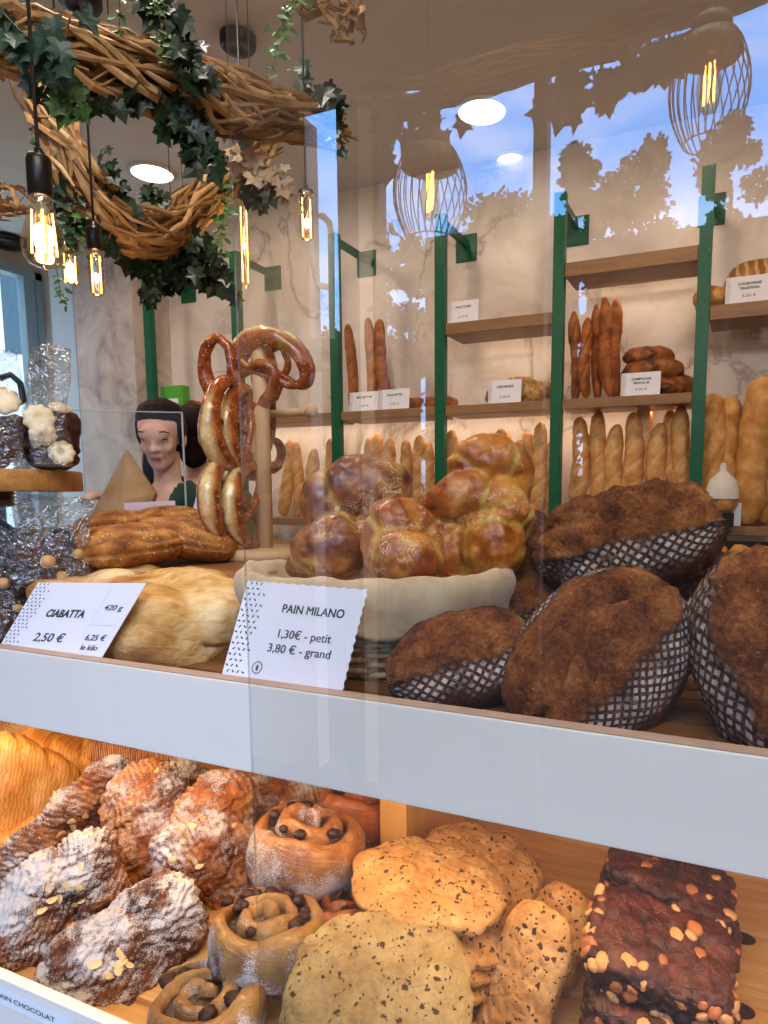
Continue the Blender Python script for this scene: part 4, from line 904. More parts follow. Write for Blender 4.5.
# bagged roll with white paper cap
p = PYp(722, 500, 3.10); t = thing('bagged_roll', 'roll wrapped under a white gathered paper cap in front of the thick floury baguettes', 'bread', (p.x, 3.10, ZB_))
D, F, U, PH = sph(30, 30); V = D*np.array([.06, .05, .05])+np.array([p.x, 3.10, ZB_+.10]); V += D*(.006*fbm(V, 20, 3, 2))[:, None]; one('roll', V, F, BG, parent=t)
V = []; n = 40
for i, (r, z) in enumerate(((.008, .265), (.014, .25), (.012, .235), (.03, .215), (.055, .19), (.066, .15), (.070, .115))):
    for k in range(n):
        a = 2*PI*k/n; rr = r*(1+.10*math.sin(a*9+i)*(i < 4)+.03*math.sin(a*5+i*2)); V.append((p.x+rr*math.cos(a), 3.10+rr*.85*math.sin(a), ZB_+z))
F = [(i*n+k, i*n+(k+1) % n, (i+1)*n+(k+1) % n, (i+1)*n+k) for i in range(6) for k in range(n)]
one('paper_cap', V, F, plain('white_paper', '#d9cfc4', .7, .03), parent=t)
mb = MB(); mb.box2((p.x-.05, 3.06, ZB_), (p.x+.05, 3.14, ZB_+.055)); mb.done('block', BLACK, t)
# ================================================================ price cards
CARD = plain('card_white', '#eceaf2', .55, .01, 20, .02); INK = plain('ink_green', '#24453c', .6); INK2 = plain('ink_grey', '#3d4548', .6)
LIL = plain('card_lilac', '#cdbccb', .6, .02)
_fc = {}
def text_geo(s, bold=0.0):
    k = (s, bold)
    if k not in _fc:
        cu = bpy.data.curves.new('t', 'FONT'); cu.body = s; cu.offset = bold; cu.fill_mode = 'FRONT'; cu.resolution_u = 3
        o = bpy.data.objects.new('t', cu); COL.objects.link(o); dg = bpy.context.evaluated_depsgraph_get(); dg.update()
        me = bpy.data.meshes.new_from_object(o.evaluated_get(dg)); V = np.array([v.co[:] for v in me.vertices]); F = [tuple(p.vertices) for p in me.polygons]
        bpy.data.objects.remove(o); bpy.data.curves.remove(cu); bpy.data.meshes.remove(me); _fc[k] = (V, F)
    return _fc[k]
def card(name, label, O, U_, V_, group=None, texts=(), dashes=0, zig=False, mat=None, thick=.0006, seal=False, lines=()):
    """a card standing at O (bottom left), U_ its bottom edge, V_ its left edge; texts in card units"""
    O, U_, V_ = Vector(O), Vector(U_), Vector(V_); N = U_.cross(V_).normalized()      # points to the viewer's side
    w_, h = U_.length, V_.length
    def q(x, y, e=0): return O+U_*x+V_*y+N*e
    t = thing(name, label, 'price card', O+U_*.5, group)
    pts = [(0, 0), (1, 0)]
    if zig: pts += [(1-(.012 if i % 2 else 0), (i+.5)/26) for i in range(26)]
    pts += [(1, 1)]
    if zig: pts += [(1-(i+.5)/24, 1-(.010 if i % 2 else 0)) for i in range(24)]
    pts += [(0, 1)]
    n = len(pts); mb = MB(); mb.add([q(*p, 0) for p in pts]+[q(*p, -thick) for p in pts], [tuple(range(n)), tuple(range(2*n-1, n-1, -1))]+[(i, n+i, n+(i+1) % n, (i+1) % n) for i in range(n)])
    mb.done('paper', mat or CARD, t)
    for s, x, y, size, wid, bold, ink in texts:
        V, F = text_geo(s, bold); V = V.copy(); x0, x1 = V[:, 0].min(), V[:, 0].max(); sx = wid/(x1-x0)
        VV = []; FF = []
        for j, (ex, ey) in enumerate(((0, 0), (.0045, 0), (.0022, .004)) if ink is INK else ((0, 0), (.0022, 0))):
            n0 = len(VV); VV += [q(x+(v[0]-x0)*sx+ex, y+v[1]*size+ey, .0004+.00002*j) for v in V]; FF += [tuple(i+n0 for i in f) for f in F]
        one('lettering', VV, FF, ink, parent=t, smooth=False)
    if dashes:
        mb = MB(); rd = random.Random(2); x0 = dashes
        ny = 20; nx = 4
        for j in range(ny):
            for i in range(nx):
                x = x0*(i+.5+.5*(j % 2))/(nx+.3); y = (j+.5)/ny
                if i == nx-1 and rd.random() < .4: continue
                a = .9 if (i+j) % 2 else -.6; a += rd.uniform(-.35, .35); l, b_ = .0042, .0015
                ca, sa = math.cos(a), math.sin(a); pp = []
                for dx, dy in ((-l*.5, 0), (-l*.3, -b_*.5), (l*.3, -b_*.5), (l*.5, 0), (l*.3, b_*.5), (-l*.3, b_*.5)):
                    pp.append(q(x+(dx*ca-dy*sa)/w_, y+(dx*sa+dy*ca)/h, .0004))
                mb.add(pp, [tuple(range(6))])
        mb.done('dash_pattern', INK, t)
    if lines:
        mb = MB()
        for (xa, ya, xb, yb) in lines:
            e = .0003; dx, dy = (.004, 0) if xa == xb else (0, .006)
            mb.add([q(xa, ya, e), q(xb+dx if xa == xb else xb, yb if xa == xb else ya, e), q(xb+dx, yb+dy, e), q(xa if xa != xb else xa, yb+dy if xa != xb else yb, e)], [(0, 1, 2, 3)])
        mb.done('ruled_line', plain('line_grey', '#b9bcc6', .6), t)
    if seal:
        mb = MB(); cx, cy, r = seal; K = 28
        for k in range(K):
            a, b_ = 2*PI*k/K, 2*PI*(k+1)/K; rr = [r, r*.84]
            mb.add([q(cx+rr[0]*math.cos(a)/w_, cy+rr[0]*math.sin(a)/h, .0004), q(cx+rr[0]*math.cos(b_)/w_, cy+rr[0]*math.sin(b_)/h, .0004), q(cx+rr[1]*math.cos(b_)/w_, cy+rr[1]*math.sin(b_)/h, .0004), q(cx+rr[1]*math.cos(a)/w_, cy+rr[1]*math.sin(a)/h, .0004)], [(0, 1, 2, 3)])
        mb.add([q(cx+.42*r*math.cos(a)/w_*.6, cy+(.5*r*math.sin(a)-.05*r)/h, .0004) for a in [2*PI*i/12 for i in range(12)]], [tuple(range(12))])
        mb.add([q(cx-.09*r/w_, cy+.35*r/h, .0004), q(cx+.09*r/w_, cy+.35*r/h, .0004), q(cx, cy+.72*r/h, .0004)], [(0, 1, 2)])
        mb.done('round_seal', INK2, t)
    return t
Yc = YB+.020
BL, BR, TL = PYp(220.5, 679, Yc), PYp(341.5, 697.5, Yc), PYp(248, 580, Yc+.035)
V_ = TL-BL; BLx = BL-V_*.10
card('price_card', 'white price card reading PAIN MILANO leaning in front of the basket', BLx, BR-BL, V_*1.10, None,
     [('PAIN MILANO', .365, .735, .105, .50, .0, INK), ('1,30€ - petit', .385, .515, .105, .43, .008, INK2), ('3,80 € - grand', .33, .385, .105, .51, .008, INK2)], .19, True, seal=(.285, .235, .0063))
BL, BR, TL = PYp(-1, 647, Yc), PYp(100, 660.5, Yc), PYp(38, 582.5, Yc+.03)
V_ = TL-BL; BL -= V_*.10
card('price_card', 'white price card reading CIABATTA leaning against the plastic bags at the left', BL, BR-BL, V_*1.10, None,
     [('CIABATTA', .27, .53, .14, .36, .02, INK), ('420 g', .77, .64, .10, .16, .012, INK2), ('2,50 €', .29, .20, .16, .28, .012, INK2), ('6,25 €', .76, .245, .105, .175, .012, INK2), ('le kilo', .77, .12, .095, .15, .012, INK2)], .17, False, lines=((.73, .08, .73, .92), (.73, .44, .97, .44)))
def shelf_card(label, x0, x1, y0, y1, Y, z, texts, lean=.008, mat=None):
    a, b_ = PYp(x0, y1, Y), PYp(x1, y1, Y); h = (PYp(x0, y0, Y).z-PYp(x0, y1, Y).z)
    U_ = Vector((b_.x-a.x, 0, 0)); return card('price_card', label, (a.x, Y, z), U_, Vector((0, lean, h)), 'price cards on the wall shelving', texts, 0 if mat else .12, mat=mat)
TX = lambda a, b_=None, c_='': [(a, .26, .66, .15, .5, .012, INK)]+([(b_, .3, .50, .13, .42, .02, INK)] if b_ else [])+([(c_, .36, .22, .14, .3, 0, INK2)] if c_ else [])
YY = YS+.004
shelf_card('small white price card alone on the upper shelf right of the third post', 447.5, 478, 298, 320, YY, Z_AB+.001, TX('NATURE', None, '2,10 €'))
shelf_card('small white price card on the middle shelf in front of the seeded round breads', 488, 521, 371, 394, YY, ZMID+.001, TX('GRAINES', None, '3,20 €'))
shelf_card('small white price card on the middle shelf in front of the dark oval loaves', 621, 660, 371, 394, YY, ZMID+.001, TX('CAMPAGNE', 'SEIGLE', '4,50 €'))
shelf_card('white price card on the upper right shelf below the patterned round loaf', 725, 772, 274, 301, YY, ZR_+.001, TX('COURONNE', 'TRADITION', '5,20 €'))
shelf_card('white price card on the bottom shelf under the bagged roll', 709, 741, 495, 518, YS-.03, ZB_+.0005, TX('PAIN', 'TRADITION', '1,20 €'))
shelf_card('left of two grey price cards under the long leaning baguettes', 349, 378, 381, 400, YY, ZMID+.001, TX('EPI', None, '1,40 €'))
shelf_card('right of two grey price cards under the long leaning baguettes', 379, 409, 380, 400, YY, ZMID+.001, TX('BAGUETTE', None, '1,10 €'))
d = 1.30
for lab, q4, dd in (('blank lilac card back standing behind the seeded loaves, in front of the assistant', ((126, 528), (178, 526), (124, 503)), 1.30), ('blank grey-lilac card back leaning beside the pretzels', ((189, 524), (212, 524), (196, 497)), 1.22)):
    a, b_, c_ = P(*q4[0], dd), P(*q4[1], dd*.98), P(*q4[2], dd+.03); card('price_card', lab, a, b_-a, c_-a, 'blank card backs', mat=LIL)
mb = MB(); p0, p1 = PYp(161, 404, 3.24), PYp(183, 404, 3.24); GBX = plain('green_card', '#56a52e', .5, .05)
t = thing('green_box', 'small bright green box with a white panel on the far left of the middle shelf', 'box', ((p0.x+p1.x)/2, 3.26, ZMID)); hz = PYp(170, 386, 3.24).z
mb.box2((p0.x, 3.24, ZMID+.001), (p1.x, 3.30, hz)); mb.done('carton', GBX, t); w_ = p1.x-p0.x; hh = hz-ZMID
mb = MB(); mb.box2((p0.x+w_*.2, 3.238, ZMID+hh*.22), (p0.x+w_*.8, 3.2395, ZMID+hh*.66)); mb.done('white_panel', CARD, t)
# label text on the tray's lip
tz = COL.objects['shelf_label']; V, F = text_geo('PAIN CHOCOLAT', .012); a = PYp(0, 1003, YL-.0015); b_ = PYp(52, 1024, YL-.0015)
x0, x1 = V[:, 0].min(), V[:, 0].max(); w_ = (b_.x-a.x)*1.12
one('lettering', [(a.x-.005+(v[0]-x0)/(x1-x0)*w_, YL-.0016, ZL-.022+v[1]*.0078) for v in V], F, INK2, parent=tz, smooth=False)
# ================================================================ twig garlands, ivy, lamps
TWIG = []
for i, (a, b_) in enumerate((('#6b4a2c', '#96704a'), ('#8f6a42', '#b8935f'), ('#ab8656', '#d2b080'))):
    m = NM('twig'); c = m.co(); TWIG.append(m.bsdf(m.ramp(m.noise(c, 30, 5), [(.3, a), (.7, b_)]), .6, m.bump(m.noise(c, 160, 3), .4, .001), .3))
def crom(pts, n):
    pts = [Vector(p) for p in pts]; q = [2*pts[0]-pts[1]]+pts+[2*pts[-1]-pts[-2]]; out = []; N = len(pts)-1
    for i in range(n):
        u = i/(n-1)*N; k = min(int(u), N-1); t = u-k; a, b, c, d = q[k:k+4]
        out.append(.5*((2*b)+(c-a)*t+(2*a-5*b+4*c-d)*t*t+(3*b-a-3*c+d)*t**3))
    return out
def garland(label, pts, rad, n, seed, wires=(), wob=1.0, mirrored=False, seglen=(.16, .5)):
    f = (lambda p: mir(p)) if mirrored else (lambda p: p)
    path = [f(p) for p in crom([P(*p) for p in pts], 60)]; rnd = random.Random(seed); mb = MB()
    t = thing('twig_garland', label, 'garland', sum(path, Vector())/len(path))
    for k in range(n):
        mb.cur = rnd.choice((0, 1, 1, 2)); L = int(60*rnd.uniform(*seglen)); s0 = rnd.randint(-6, 58-int(L*.6)); a0 = rnd.random()*6.28; tw = rnd.uniform(-2.2, 2.2)*wob*(1 if rnd.random() < .6 else 1.6); rr = rad*rnd.uniform(.35, 1.05); w_ = rnd.uniform(.0035, .008)*rad/.05; pl = []
        for j in range(7):
            i = s0+L*j/6; ii = max(0, min(59, i)); k0 = int(ii); k1 = min(59, k0+1); p = path[k0].lerp(path[k1], ii-k0)
            tg = (path[min(59, k0+1)]-path[max(0, k0-1)]).normalized()
            if i < 0 or i > 59: p = p+tg*(i-ii)*(path[1]-path[0]).length
            u = tg.cross(Vector((0, 0, 1))).normalized(); v = u.cross(tg); a = a0+tw*j/6; tp = rad_t(ii/59)
            p = p+(u*math.cos(a)+v*math.sin(a))*rr*tp+Vector((rnd.uniform(-1, 1), rnd.uniform(-1, 1), rnd.uniform(-1, 1)))*rad*.12; pl.append(p)
        mb.tube(pl, [w_*.6]+[w_]*5+[w_*.5], 5, True, .45)
    mb.done('twigs', TWIG, t)
    for px, py, d in wires:
        p = f(P(px, py, d)); w = MB(); w.tube([p, (p.x, p.y, ZC)], .0013, 5); w.done('hanging_wire', BLACK, t)
    return t
def rad_t(u): return .75+.3*math.sin(u*PI)
garland('thick bundle of split twigs hanging across the top left of the photo', [(-40, 38, 1.15), (40, 48, 1.2), (110, 68, 1.25), (180, 84, 1.33), (250, 108, 1.42), (312, 122, 1.5)], .060, 240, 1, [(110, 50, 1.25), (250, 95, 1.42)])
garland('curved lower twig bundle hooking down and up again behind the main bundle', [(40, 96, 1.6), (62, 140, 1.62), (85, 190, 1.66), (120, 226, 1.72), (160, 236, 1.8), (190, 214, 1.88), (225, 180, 1.95), (262, 150, 2.0)], .058, 230, 2, [(62, 140, 1.62), (171, 210, 1.83), (183, 205, 1.86)])
garland('twig bundle end entering from the left edge below the main bundle', [(-60, 196, 1.7), (-20, 196, 1.72), (24, 203, 1.76)], .05, 60, 3, [(-20, 190, 1.72)])
garland('loose splayed twigs hanging into the photo at the top edge', [(288, -40, 1.4), (318, -10, 1.4), (352, 34, 1.4)], .055, 34, 4, [(310, -15, 1.4)], 1.5)
garland('twig bundle under the ceiling edge behind the viewer, mirrored in the glass', [(380, 96, 1.95), (440, 92, 1.95), (520, 66, 1.95), (600, 44, 1.95), (700, 10, 1.95), (790, -20, 1.95)], .05, 120, 5, [(440, 85, 1.95), (650, 20, 1.95)], 1, True)
def leaf_shape(kind):
    if kind == 'ivy':
        o = [(0, 0), (.22, -.16), (.52, -.02), (.36, .22), (.62, .50), (.28, .55), (0, 1.0), (-.28, .55), (-.62, .50), (-.36, .22), (-.52, -.02), (-.22, -.16)]
        V = [(x, y, .10*abs(x)) for x, y in o]+[(0, .32, -.04)]; n = len(o); F = [(i, (i+1) % n, n) for i in range(n)]
    else:
        o = [(0, 0), (.2, .25), (.26, .55), (.14, .85), (0, 1), (-.14, .85), (-.26, .55), (-.2, .25)]
        V = [(x, y, .12*abs(x)) for x, y in o]+[(0, .5, -.03)]; n = len(o); F = [(i, (i+1) % n, n) for i in range(n)]
    return np.array(V), F
def leaf_mat(name, a, b, c_=None):
    m = NM(name); c = m.co(); col = m.ramp(m.noise(c, 14, 3), [(.3, a), (.55, b), (.75, c_ or b)])
    return m.bsdf(col, .42, None, .4)
IVY = leaf_mat('ivy_dark', '#0d1d10', '#182f1a', '#263f22'); IVYL = leaf_mat('ivy_light', '#2a4a22', '#45662f', '#6d8a42'); IVYG = leaf_mat('ivy_greyed', '#20382c', '#2f4a3c', '#45604c')
SMALL = leaf_mat('trailing_green', '#33592b', '#547f42', '#7aa05a'); DRIED = leaf_mat('dried_leaf', '#a98c6c', '#d0b898', '#e6d8c2'); STEM = plain('vine_stem', '#4a3a24', .7)
IVYS = leaf_mat('ivy_shadow', '#0e1a12', '#1a2a1c')
def vine(label, pts, n, size, spread, mat, kind='ivy', seed=1, mirrored=False, cat='ivy', drop=.0, jit=.6, name='ivy_vine'):
    f = mir if mirrored else (lambda p: p)
    path = [f(p) for p in crom([P(*p) for p in pts], 40)]; rnd = random.Random(seed); d = pts[0][2]; s = d/FPX
    t = thing(name, label, cat, path[0]); mb = MB(); mb.tube(path, .0016 if kind == 'ivy' else .001, 5); mb.done('stem', STEM, t)
    mb = MB(); LV, LF = leaf_shape(kind)
    for k in range(n):
        p = path[min(39, int(39.99*(k+rnd.random())/n))]; r = spread*s*rnd.random()**.6; a = rnd.random()*6.28
        p = p+RIGHT*r*math.cos(a)+Vector((0, 0, 1))*r*math.sin(a)+FWD*r*rnd.uniform(-.8, .8)
        sz = size*s*rnd.uniform(.6, 1.2)
        # leaf tip hangs down and outwards, face roughly level with the viewer
        tip = (Vector((0, 0, -1))*1.0+RIGHT*rnd.uniform(-1, 1)+FWD*rnd.uniform(-.5, .5)).normalized() if kind == 'ivy' else (Vector((0, 0, -1))*.5+RIGHT*rnd.choice((-1, 1))*rnd.uniform(.5, 1.2)+FWD*rnd.uniform(-.8, .8)).normalized()
        nn = (-FWD+Vector((rnd.uniform(-jit, jit), rnd.uniform(-jit, jit), rnd.uniform(-jit, jit)+.3))).normalized()
        x = tip.cross(nn).normalized(); z = x.cross(tip); M = Matrix((x, tip, z)).transposed()
        mb.add([p+M @ Vector(v*sz) for v in LV], LF)
    mb.done('leaves', mat, t)
    return t
vine('dark ivy trailing along the underside of the main twig bundle above the tube lamp', [(30, 62, 1.18), (70, 92, 1.2), (110, 98, 1.25), (150, 100, 1.28), (185, 118, 1.3), (205, 140, 1.32)], 60, 21, 22, IVY, seed=1)
vine('ivy sprays with pale green leaves hanging below the left of the main bundle', [(52, 66, 1.12), (66, 86, 1.12), (72, 104, 1.12), (80, 118, 1.12)], 18, 20, 14, IVYL, seed=2)
vine('blue-green ivy leaves lying over the left end of the main twig bundle', [(4, 14, 1.08), (24, 34, 1.08), (44, 44, 1.08), (58, 62, 1.08), (70, 18, 1.08)], 30, 24, 20, IVYG, seed=3)
vine('dark dense ivy clump hanging over the middle of the main twig bundle', [(150, -10, 1.22), (168, 10, 1.22), (182, 34, 1.22), (190, 56, 1.24), (196, 70, 1.24)], 44, 22, 16, IVY, seed=4)
vine('ivy tendril with large dark leaves dangling under the main bundle near the middle', [(176, 88, 1.3), (184, 110, 1.3), (190, 128, 1.3), (200, 146, 1.3), (214, 158, 1.3)], 26, 22, 14, IVY, seed=5)
vine('short trailing green sprig hanging from the top edge above the left bundle', [(118, -10, 1.2), (120, 12, 1.2), (119, 34, 1.2)], 26, 9, 8, SMALL, 'small', 6, cat='trailing plant', name='trailing_plant')
vine('trailing green sprig hanging from the top edge beside the dark ivy clump', [(152, -10, 1.2), (160, 20, 1.2), (166, 62, 1.2)], 34, 9, 9, SMALL, 'small', 7, cat='trailing plant', name='trailing_plant')
vine('bright trailing sprig hanging from the top edge left of the loose twigs', [(300, -10, 1.3), (288, 10, 1.3), (280, 36, 1.3), (272, 70, 1.3)], 60, 11, 11, SMALL, 'small', 8, cat='trailing plant', name='trailing_plant')
vine('dense fine green plant trailing behind the large pear bulb', [(46, 130, 1.62), (52, 170, 1.62), (66, 205, 1.64), (74, 245, 1.66)], 210, 10, 18, SMALL, 'small', 9, cat='trailing plant', name='trailing_plant')
vine('thin trailing strand hanging beside the large pear bulb, in front of the window corner', [(58, 232, 1.5), (56, 262, 1.5), (60, 290, 1.5), (62, 304, 1.5)], 26, 8, 6, SMALL, 'small', 10, cat='trailing plant', name='trailing_plant')
vine('fine green strand hanging down beside the big low ivy clump', [(222, 168, 1.9), (225, 200, 1.9), (222, 232, 1.9), (220, 262, 1.9)], 70, 9, 7, SMALL, 'small', 11, cat='trailing plant', name='trailing_plant')
vine('dark ivy climbing the inner side of the curved twig bundle', [(98, 158, 1.64), (106, 178, 1.66), (118, 196, 1.68), (126, 218, 1.7)], 46, 17, 16, IVY, seed=12)
vine('small dark ivy sprig on the curved bundle next to the ceiling light', [(146, 188, 1.75), (154, 194, 1.76), (162, 200, 1.78)], 9, 15, 8, IVY, seed=13)
vine('big dark ivy clump hanging low under the curved twig bundle, over the first green post', [(140, 240, 1.82), (166, 252, 1.84), (196, 262, 1.86), (214, 276, 1.88)], 110, 18, 30, IVY, seed=14)
vine('ivy tail drooping from the big low clump along the first green post', [(150, 256, 1.8), (152, 276, 1.8), (150, 300, 1.8)], 24, 16, 9, IVY, seed=15)
vine('dark ivy on the bottom of the curved bundle left of the tube lamp', [(60, 196, 1.62), (84, 214, 1.66), (110, 240, 1.7)], 34, 16, 15, IVY, seed=16)
vine('cream and dried leaves hanging at the right end of the main twig bundle', [(236, 150, 1.5), (256, 164, 1.5), (276, 172, 1.5), (288, 196, 1.5)], 34, 17, 15, DRIED, seed=17)
vine('dark ivy mixed among the cream leaves at the right end of the main bundle', [(232, 140, 1.52), (250, 168, 1.52), (262, 184, 1.52), (252, 200, 1.52)], 24, 18, 14, IVY, seed=18)
vine('single dark ivy sprig on the black lamp cord near the glass edge', [(303, 60, 1.70), (303, 72, 1.70), (303, 82, 1.70)], 5, 20, 5, IVYG, seed=19)
vine('dark ivy tendril hanging at the tip of the main twig bundle', [(312, 98, 1.45), (330, 92, 1.45), (336, 112, 1.45), (342, 146, 1.45)], 14, 20, 9, IVYS, seed=20)
# mirrored: ivy behind the viewer
vine('ivy hanging around the cap of the left wire cage lamp, mirrored in the glass', [(384, 108, 1.62), (398, 122, 1.62), (412, 132, 1.62), (426, 124, 1.62), (446, 118, 1.62)], 26, 26, 16, IVYS, seed=21, mirrored=True)
vine('ivy tendril left of the left wire cage lamp, mirrored in the glass', [(386, 120, 1.6), (388, 150, 1.6), (392, 170, 1.6)], 9, 20, 7, IVYS, seed=22, mirrored=True)
vine('long swag of ivy leaves mirrored against the sky between the two cage lamps', [(548, 80, 1.75), (572, 96, 1.75), (600, 88, 1.75), (628, 70, 1.75), (652, 56, 1.75), (676, 44, 1.75)], 54, 27, 20, IVYS, seed=23, mirrored=True)
vine('pale trailing plant mirrored beside the green third post', [(384, 214, 1.9), (390, 250, 1.9), (384, 290, 1.9), (392, 325, 1.9)], 80, 12, 10, SMALL, 'small', 24, True, 'trailing plant', name='trailing_plant')
# ---------------------------------------------------------------- pendant bulbs
AMB = clear('bulb_glass', '#f8e8d0', .10); FIL = emit('filament', '#ffb858', 22)
def cordline(pts): return [Vector(p) for p in pts]
def pendant(label, px, ytop, ysock, yb0, yb1, d, wpx, kind, nfil=4, cordx=None, name='pendant_lamp'):
    s = d/FPX; c = P(px, yb0, d); t = thing(name, label, 'lamp', (c.x, c.y, P(px, yb1, d).z), None)
    zz = lambda y: P(px, y, d).z
    T_ = Matrix.Translation((c.x, c.y, 0)); r = wpx*s/2; z0, z1, zs = zz(yb0), zz(yb1), zz(ysock); h = z0-z1
    if ysock < yb0-3:
        rs = (r*.55 if kind == 'pear' else r*1.05)
        mb = MB(); mb.lathe([(.003, zs+.012), (.006, zs+.010), (.006, zs+.002), (rs*.9, zs-.002), (rs, zs-.008), (rs, z0+.002), (rs*.85, z0), (rs*.3, z0)], 24, T_); mb.done('socket', BLACK, t, True)
    mb = MB(); mb.tube([(c.x, c.y, zs+.01), (c.x, c.y, ZC-.02)], .0028, 8); mb.done('cord', BLACK, t)
    mb = MB(); mb.lathe([(.05, ZC), (.05, ZC-.018), (.04, ZC-.024), (0, ZC-.024)], 20, T_, False); mb.done('ceiling_cap', BLACK, t, True)
    if kind == 'pear': prof = [(.50, 1), (.50, .93), (.55, .85), (.70, .66), (.90, .45), (1.0, .28), (.93, .13), (.72, .03), (.38, -.02), (.15, -.04), (.1, -.06), (0, -.06)]
    elif kind == 'round': prof = [(.4, 1), (.45, .9), (.85, .7), (1, .45), (.85, .18), (.5, .02), (0, 0)]
    else: prof = [(.8, 1), (.95, .97), (1, .9), (1, .12), (.9, .04), (.6, .0), (.2, -.03), (0, -.03)]
    mb = MB(); mb.lathe([(r*a, z1+h*b_) for a, b_ in prof], 28, T_, False); mb.done('glass_bulb', AMB, t, True)
    a0 = math.atan2(RIGHT.y, RIGHT.x)
    for k in range(nfil):
        u = (k-(nfil-1)/2)/max(1, nfil-1) if nfil > 1 else 0
        x0, x1 = u*r*(.75 if kind == 'pear' else 1.0), u*r*(1.0 if kind == 'pear' else 1.0)
        lo, hi = (.16, .80) if kind == 'pear' else (.06, .9)
        y = ((k % 2)*2-1)*r*.2
        q = lambda x, z: Vector((c.x, c.y, z))+RIGHT*x+FWD*y
        mb = MB(); mb.tube([q(x0, z1+h*hi), q((x0+x1)/2, z1+h*(lo+hi)/2), q(x1, z1+h*lo)], max(.0011, r*.045), 6); mb.done('filament', FIL, t)
    mb = MB(); mb.tube([(c.x, c.y, z0), (c.x, c.y, z1+h*.15)], r*.06, 6); mb.done('filament_stem', plain('stem_glass', '#caa070', .3) if 0 else AMB, t)
    l = point('bulb_glow', (c.x, c.y, (z0+z1)/2), .8, '#ffdcb8', r*.6)
    return t
pendant('large pear-shaped filament bulb glowing on a thick black cord at the left edge', 41, 0, 158, 198, 263, 1.06, 42, 'pear', 4)
pendant('small tubular filament bulb on a black cord, second lamp from the left', 95, 0, 228, 251, 294, 1.58, 14, 'tube', 2)
pendant('small golden bulb half hidden in the greenery behind the large pear bulb', 69, 0, 238, 251, 284, 2.1, 18, 'round', 2)
pendant('long tubular filament bulb hanging just inside the edge of the glass pane', 243, 0, 192, 198, 284, 1.95, 10, 'tube', 2)
pendant('short tubular filament bulb hanging against the mirrored sky beside the glass edge', 306, 0, 190, 194, 238, 1.72, 15, 'tube', 2)
for px, py, rr, lab in ((238, 43, .066, 'black round ceiling fitting above the middle of the main twig bundle'), (4, 242, .13, 'black round ceiling fitting over the window at the left edge'), (80, 0, .07, 'black round ceiling fitting at the top edge of the photo, left part')):
    p = PZp(px, py, ZC-.03); mb = MB(); mb.lathe([(rr*.8, ZC), (rr, ZC-.008), (rr, ZC-.04), (rr*.9, ZC-.05), (rr*.4, ZC-.05), (rr*.35, ZC-.045), (0, ZC-.045)], 32, Matrix.Translation((p.x, p.y, 0)), False)
    mb.done('ceiling_fitting', BLACK, smooth=True, label=lab, cat='ceiling fitting', group='black ceiling fittings')
# cage lamps behind the viewer
CAGE = plain('bronze_wire', '#4a382a', .45, .1)
def cage_lamp(label, px, y0, y1, y2, wpx, d, bulb):
    s = d/FPX; c = mir(P(px, y1, d)); ztop, zcap, zbot = [mir(P(px, y, d)).z for y in (y0, y1, y2)]; r = wpx*s/2; T_ = Matrix.Translation((c.x, c.y, 0))
    t = thing('cage_lamp', label, 'lamp', (c.x, c.y, zbot), None); h = zcap-zbot
    mb = MB(); mb.tube([(c.x, c.y, ztop), (c.x, c.y, ZC)], .003, 8); mb.done('cord', BLACK, t)
    mb = MB(); mb.lathe([(0, ztop+.005), (r*.5, ztop), (r*.52, ztop-.02), (r*.25, ztop-.03), (r*.3, zcap+.02), (r*.7, zcap+.008), (r*.78, zcap-.012), (r*.78, zcap-.025), (r*.72, zcap-.025), (r*.3, zcap), (0, zcap)], 30, T_, False); mb.done('cap', CAGE, t, True)
    mb = MB()
    for k in range(26):
        a = 2*PI*k/26; mb.tube([(c.x+r*q*math.cos(a+.05*j), c.y+r*q*math.sin(a+.05*j), zcap-h*j/8) for j, q in enumerate((.74, .86, .95, 1.0, 1.0, .96, .88, .76, .60))], .0016, 5)
    mb.tube([(c.x+r*.6*math.cos(2*PI*k/40), c.y+r*.6*math.sin(2*PI*k/40), zbot) for k in range(41)], .0018, 5)
    mb.done('wire_cage', CAGE, t)
    rb, hb = bulb[0]*s/2, bulb[1]*s; z0 = zcap-h*.10
    mb = MB(); mb.lathe([(rb*.55, zcap), (rb*.55, z0)], 18, T_); mb.done('socket', CAGE, t)
    mb = MB(); mb.lathe([(rb*a, z0-hb*(1-b_)) for a, b_ in ((.5, 1), (.6, .85), (.95, .5), (1, .32), (.85, .1), (.4, 0), (0, 0))], 24, T_, False); mb.done('glass_bulb', AMB, t, True)
    for k in range(3):
        u = (k-1)*rb*.4; mb = MB(); mb.tube([Vector((c.x, c.y, z0-hb*.15))+RIGHT*u, Vector((c.x, c.y, z0-hb*.85))+RIGHT*u], .0022, 6); mb.done('filament', FILC, t)
FILC = emit('filament_cage', '#ffb04a', 70)
cage_lamp('large bronze wire cage lamp at the upper right, mirrored in the glass', 711, 22, 44, 138, 77, 1.45, (26, 54))
cage_lamp('narrower bronze wire cage lamp left of it, mirrored before the third post', 430, 138, 156, 236, 74, 1.6, (20, 52))
